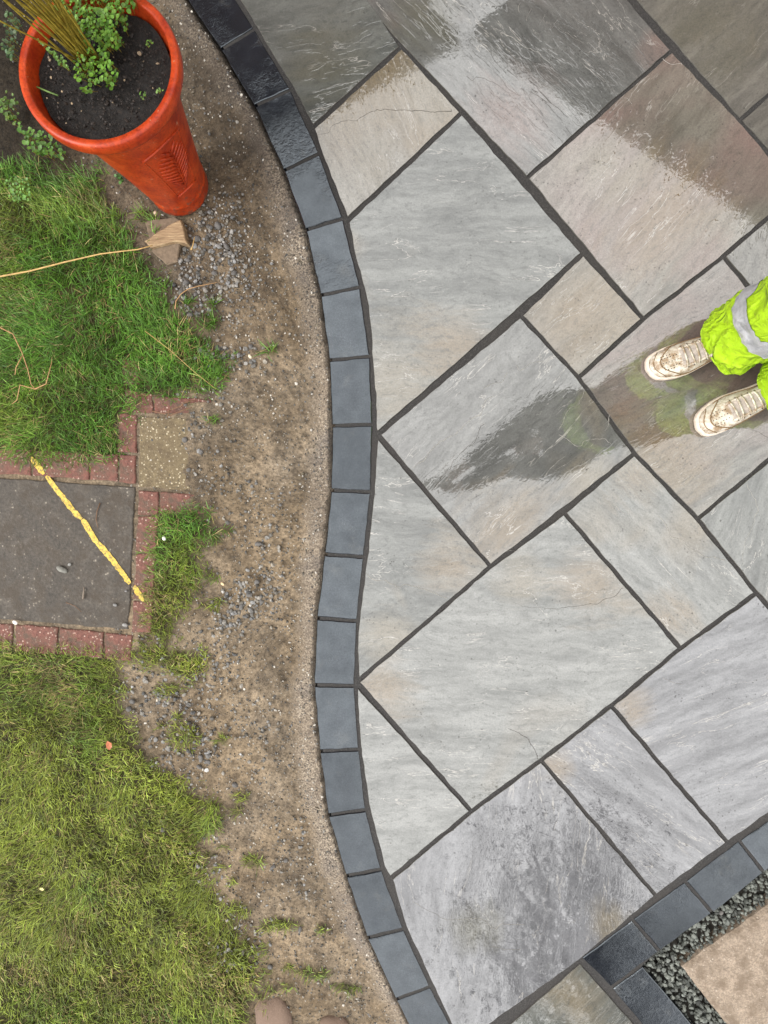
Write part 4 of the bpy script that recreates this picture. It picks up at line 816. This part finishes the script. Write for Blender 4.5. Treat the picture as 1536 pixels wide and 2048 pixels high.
Fc = [(i*n_+k, i*n_+(k+1) % n_, (i+1)*n_+(k+1) % n_, (i+1)*n_+k) for i in range(3) for k in range(n_)]+[tuple(range(n_))[::-1]]
TROU.add((V, Fc)); trou = TROU.build('trousers', HIVIS, person); trou.data.materials.append(DARKCL)
for p_ in trou.data.polygons: p_.material_index = 1 if p_.center.z > .56 else 0
for vf in bands: mesh('reflective_band', *vf, REFL, trou, True)
# body (one continuous skin), jacket, hat
def skin(name, nodes, edges, mat, root, parent, sub=2):
    me = bpy.data.meshes.new(name); me.from_pydata([tuple(Vector(p[:3])-PO) for p in nodes], edges, []); o = link(name, me, mat, parent)
    md = o.modifiers.new('skin', 'SKIN'); md.use_smooth_shade = True
    for i, p in enumerate(nodes): me.skin_vertices[0].data[i].radius = (p[3], p[4] if len(p) > 4 else p[3])
    me.skin_vertices[0].data[root].use_root = True
    o.modifiers.new('sub', 'SUBSURF').levels = sub; o.modifiers['sub'].render_levels = sub; return o
N = [(.975,.382,.95,.080),(.90,.355,1.15,.10),(.76,.305,1.36,.11),(.70,.285,1.46,.055),(.655,.268,1.53,.052),(.625,.258,1.60,.082),(.615,.255,1.68,.085),(.62,.257,1.745,.05),
     (.69,.47,1.40,.05),(.46,.285,1.61,.042),(.235,.135,1.84,.030),(.175,.085,1.885,.034,.018),(.74,.12,1.40,.05),(.47,.135,1.58,.042),(.205,.005,1.84,.030),(.150,-.005,1.885,.034,.018),
     (.968,.45,.84,.060),(.925,.462,.50,.050),(.93,.455,.12,.04),(1.0,.30,.84,.060),(1.045,.308,.50,.050),(1.07,.31,.12,.04)]
Eg = [(0,1),(1,2),(2,3),(3,4),(4,5),(5,6),(6,7),(2,8),(8,9),(9,10),(10,11),(2,12),(12,13),(13,14),(14,15),(0,16),(16,17),(17,18),(0,19),(19,20),(20,21)]
for hand, base, dr, side in ((11, (.165, .080, 1.892), Vector((-.78, -.50, .12)), Vector((-.45, .80, 0))), (15, (.140, -.004, 1.892), Vector((-.90, .25, .12)), Vector((.25, .90, 0)))):
    for k, ln in enumerate((.062, .072, .068, .055)):
        b0 = Vector(base)+side*(.024-.016*k); p1 = b0+dr*ln*.55; p2 = p1+dr*ln*.35+Vector((0, 0, .018)); i = len(N)
        N += [(*b0, .009), (*p1, .0085), (*p2, .0075)]; Eg += [(hand, i), (i, i+1), (i+1, i+2)]
    b0 = Vector(base)+side*.034-dr*.03; p1 = b0+dr*.035+side*.022; i = len(N); N += [(*p1, .010), (*(p1+dr*.03+Vector((0, 0, .01))), .009)]; Eg += [(hand, i), (i, i+1)]
skin('body', N, Eg, SKIN, 0, person)
J = [(.968,.380,.88,.178,.165),(.905,.357,1.15,.155,.15),(.80,.318,1.33,.165,.15),(.725,.29,1.44,.10),(.69,.475,1.40,.085),(.46,.285,1.61,.074),(.262,.160,1.815,.050),(.74,.115,1.40,.085),(.47,.135,1.58,.074),(.235,.010,1.815,.050)]
jk = skin('jacket', J, [(0,1),(1,2),(2,3),(2,4),(4,5),(5,6),(2,7),(7,8),(8,9)], DARKCL, 0, person)
vest = skin('vest', [(.945,.371,1.03,.195,.180),(.905,.357,1.15,.185,.178),(.825,.327,1.30,.192,.178)], [(0,1),(1,2)], HIVIS, 0, person)
hat = skin('hat', [(.640,.262,1.665,.098),(.628,.258,1.735,.090),(.64,.262,1.80,.035)], [(0,1),(1,2)], HATM, 0, person)
for s in (-1, 1):
    c = Vector((.615, .255, 1.635))+Vector((-.935, -.354, 0))*.081+Vector((-.354, .935, 0))*.032*s-PO
    mesh('eye', *tube([tuple(c), tuple(c+Vector((-.006, -.002, 0)))], .009, 8), HOLE, person, True)
nose = Acc(); c = Vector((.555, .233, 1.61))-PO; nose.add(tube([tuple(c+Vector((.012, .005, .03))), tuple(c), tuple(c+Vector((.006, .002, -.012)))], [.008, .015, .010], 8)); nose.build('nose', SKIN, person)
mo = Acc(); c = Vector((.562, .235, 1.568))-PO; mo.add(tube([tuple(c+Vector((-.354, .935, 0))*.024*s) for s in (-1, -.3, .3, 1)], [.002, .005, .005, .002], 6)); mo.build('mouth', plain_mat('lips', (.35, .14, .11), .5), person)
phone = empty('smartphone', (0, 0, 1.906)); tag(phone, 'dark smartphone held out flat above the patio', 'phone')
BLK = plain_mat('black_glass', (.012, .012, .014), .15, .1)
def rbox(name, x0, x1, y0, y1, z0, z1, mat, parent, r=.008):
    out = []; 
    for cx2, cy2, a0 in ((x1-r, y1-r, 0), (x0+r, y1-r, 90), (x0+r, y0+r, 180), (x1-r, y0+r, 270)): out += [(cx2+r*math.cos(math.radians(a0+q_)), cy2+r*math.sin(math.radians(a0+q_))) for q_ in (0, 30, 60, 90)]
    n_ = len(out); V = [(x_, y_, z0) for x_, y_ in out]+[(x_, y_, z1) for x_, y_ in out]; Fc = [tuple(range(n_))[::-1], tuple(range(n_, 2*n_))]+[(i, (i+1) % n_, n_+(i+1) % n_, n_+i) for i in range(n_)]
    o = mesh(name, V, Fc, mat, parent); return o
pb = rbox('case', -.020, .135, -.020, .055, 0, .009, BLK, phone); phone.rotation_euler.z = math.radians(20)
rbox('camera_bump', -.014, .022, -.014, .022, -.0015, 0, BLK, phone, .006)

# ------------------------------------------------------------------ what the wet stone mirrors: two houses and a tree
BRICK = Mat('house_brick'); bc_ = BRICK.coord('UV') if False else BRICK.coord()
bt = BRICK.n('TexBrick', {'Vector': BRICK.map(bc_, rot=(math.pi/2, 0, 0)), 'Color1': (.135, .070, .050), 'Color2': (.085, .050, .040), 'Mortar': (.20, .185, .165), 'Scale': 4.4, 'Mortar Size': .012})
BRICK.set(Base_Color=bt.outputs[0], Roughness=.85); BRICK = BRICK.m
ROOF = plain_mat('roof_tile', (.060, .048, .044), .8, .4, 8); UPVC = plain_mat('white_frame', (.7, .7, .7), .4, .05); PANE = plain_mat('window_glass', (.02, .024, .028), .08, .1); DOORM = plain_mat('painted_door', (.03, .05, .08), .4, .1)
def cuboid(x0, x1, y0, y1, z0, z1):
    V = [(x, y, z) for z in (z0, z1) for y in (y0, y1) for x in (x0, x1)]; return V, [(0,2,3,1),(4,5,7,6),(0,1,5,4),(1,3,7,5),(3,2,6,7),(2,0,4,6)]
def house(nrm, D, x0, x1, eave, label, wins, depth=7.0):
    ang2 = math.atan2(nrm[1], nrm[0])-math.pi/2; h = empty('brick_house', (nrm[0]*D, nrm[1]*D, 0)); h.rotation_euler.z = ang2; tag(h, label, 'house')
    mesh('wall', *cuboid(x0, x1, 0, depth, -.1, eave-.02), BRICK, h)
    e = .25; V = [(x0-e, -e, eave), (x1+e, -e, eave), (x1+e, depth/2, eave+2.3), (x0-e, depth/2, eave+2.3), (x0-e, depth+e, eave), (x1+e, depth+e, eave)]
    V += [(a, b, c-.12) for a, b, c in V]; mesh('roof', V, [(0,1,2,3),(3,2,5,4),(6,9,8,7),(9,10,11,8),(0,6,7,1),(4,5,11,10),(0,3,9,6),(3,4,10,9),(1,7,8,2),(2,8,11,5)], ROOF, h)
    mesh('gutter', *tube([(x0-e, -e-.06, eave-.03), (x1+e, -e-.06, eave-.03)], .055, 8), UPVC, h, True)
    for wx, wz, ww, wh in wins:
        wnd = mesh('window', *cuboid(wx, wx+ww, -.03, .05, wz, wz+wh), UPVC, h)
        for k in range(2): mesh('pane', *cuboid(wx+.06+k*ww/2, wx+ww/2-.04+k*ww/2, -.036, -.031, wz+.07, wz+wh-.07), PANE, wnd)
        mesh('sill', *cuboid(wx-.08, wx+ww+.08, -.10, -.002, wz-.09, wz-.004), UPVC, wnd)
    return h
house((.569, .822), 5.15, -2.48, 8.5, 5.2, 'red brick house mirrored dark in the wet slabs at upper right', [(-1.6, .9, 1.4, 1.2), (1.6, .9, 1.6, 1.2), (4.6, 3.3, 1.4, 1.1), (6.4, .9, 1.4, 1.2)])
h2 = house((-.404, .915), 5.15, -8.0, 2.27, 5.2, 'red brick house beyond the pot mirrored in the upper edging', [(-6.4, .9, 1.4, 1.2), (-3.4, 3.3, 1.4, 1.1), (-.6, .9, 1.4, 1.2)])
tree = empty('garden_tree', (1.35, -4.1, -.08)); tag(tree, 'half-bare garden tree mirrored in the wet slabs at the bottom', 'tree')
BARK = plain_mat('bark', (.09, .070, .052), .9, .4, 30, .8, .01)
mesh('trunk', *tube([(0, 0, 0), (.03, .02, .8), (-.02, .05, 1.6), (.04, .08, 2.4), (.02, .1, 3.2)], [.14, .115, .10, .08, .05], 10), BARK, tree, True)
tips = []; limbs = Acc()
for k in range(26):
    z_ = random.uniform(1.5, 3.1); a = k*2.4; L_ = random.uniform(.9, 1.7); el = random.uniform(.25, 1.0); pts = [Vector((.02, .06, z_))]
    for s_ in range(5): a += random.gauss(0, .25); el += random.gauss(.04, .15); pts.append(pts[-1]+Vector((math.cos(a)*math.cos(el), math.sin(a)*math.cos(el), math.sin(el)))*L_/5); tips.append(pts[-1])
    limbs.add(tube([tuple(p) for p in pts], lin(.04, .008, 6), 6))
    for p in pts[2:]:
        for q_ in range(3):
            d_ = Vector((random.gauss(0, 1), random.gauss(0, 1), random.gauss(.5, .7))).normalized()*random.uniform(.25, .55); limbs.add(tube([tuple(p), tuple(p+d_*.5+Vector((0, 0, .03))), tuple(p+d_)], [.008, .006, .003], 4, False)); tips.append(p+d_)
limbs.build('limbs', BARK, tree)
V, Fc, lc_ = [], [], []
for k in range(2600):
    c0 = random.choice(tips)+Vector((random.gauss(0, .16), random.gauss(0, .16), random.gauss(0, .14))); u = Vector((random.gauss(0, 1), random.gauss(0, 1), random.gauss(0, 1))).normalized(); v = u.orthogonal().normalized(); s_ = random.uniform(.02, .04); i = len(V)
    V += [tuple(c0-u*s_), tuple(c0+v*s_*.6), tuple(c0+u*s_), tuple(c0-v*s_*.6)]; Fc.append((i, i+1, i+2, i+3)); q_ = random.uniform(.5, 1.3); lc_ += [(.07*q_, .085*q_, .025*q_)]*4
cr = mesh('crown', V, Fc, LEAF, tree); addcol(cr.data, 'tint', np.array(lc_)); cr['kind'] = 'stuff'
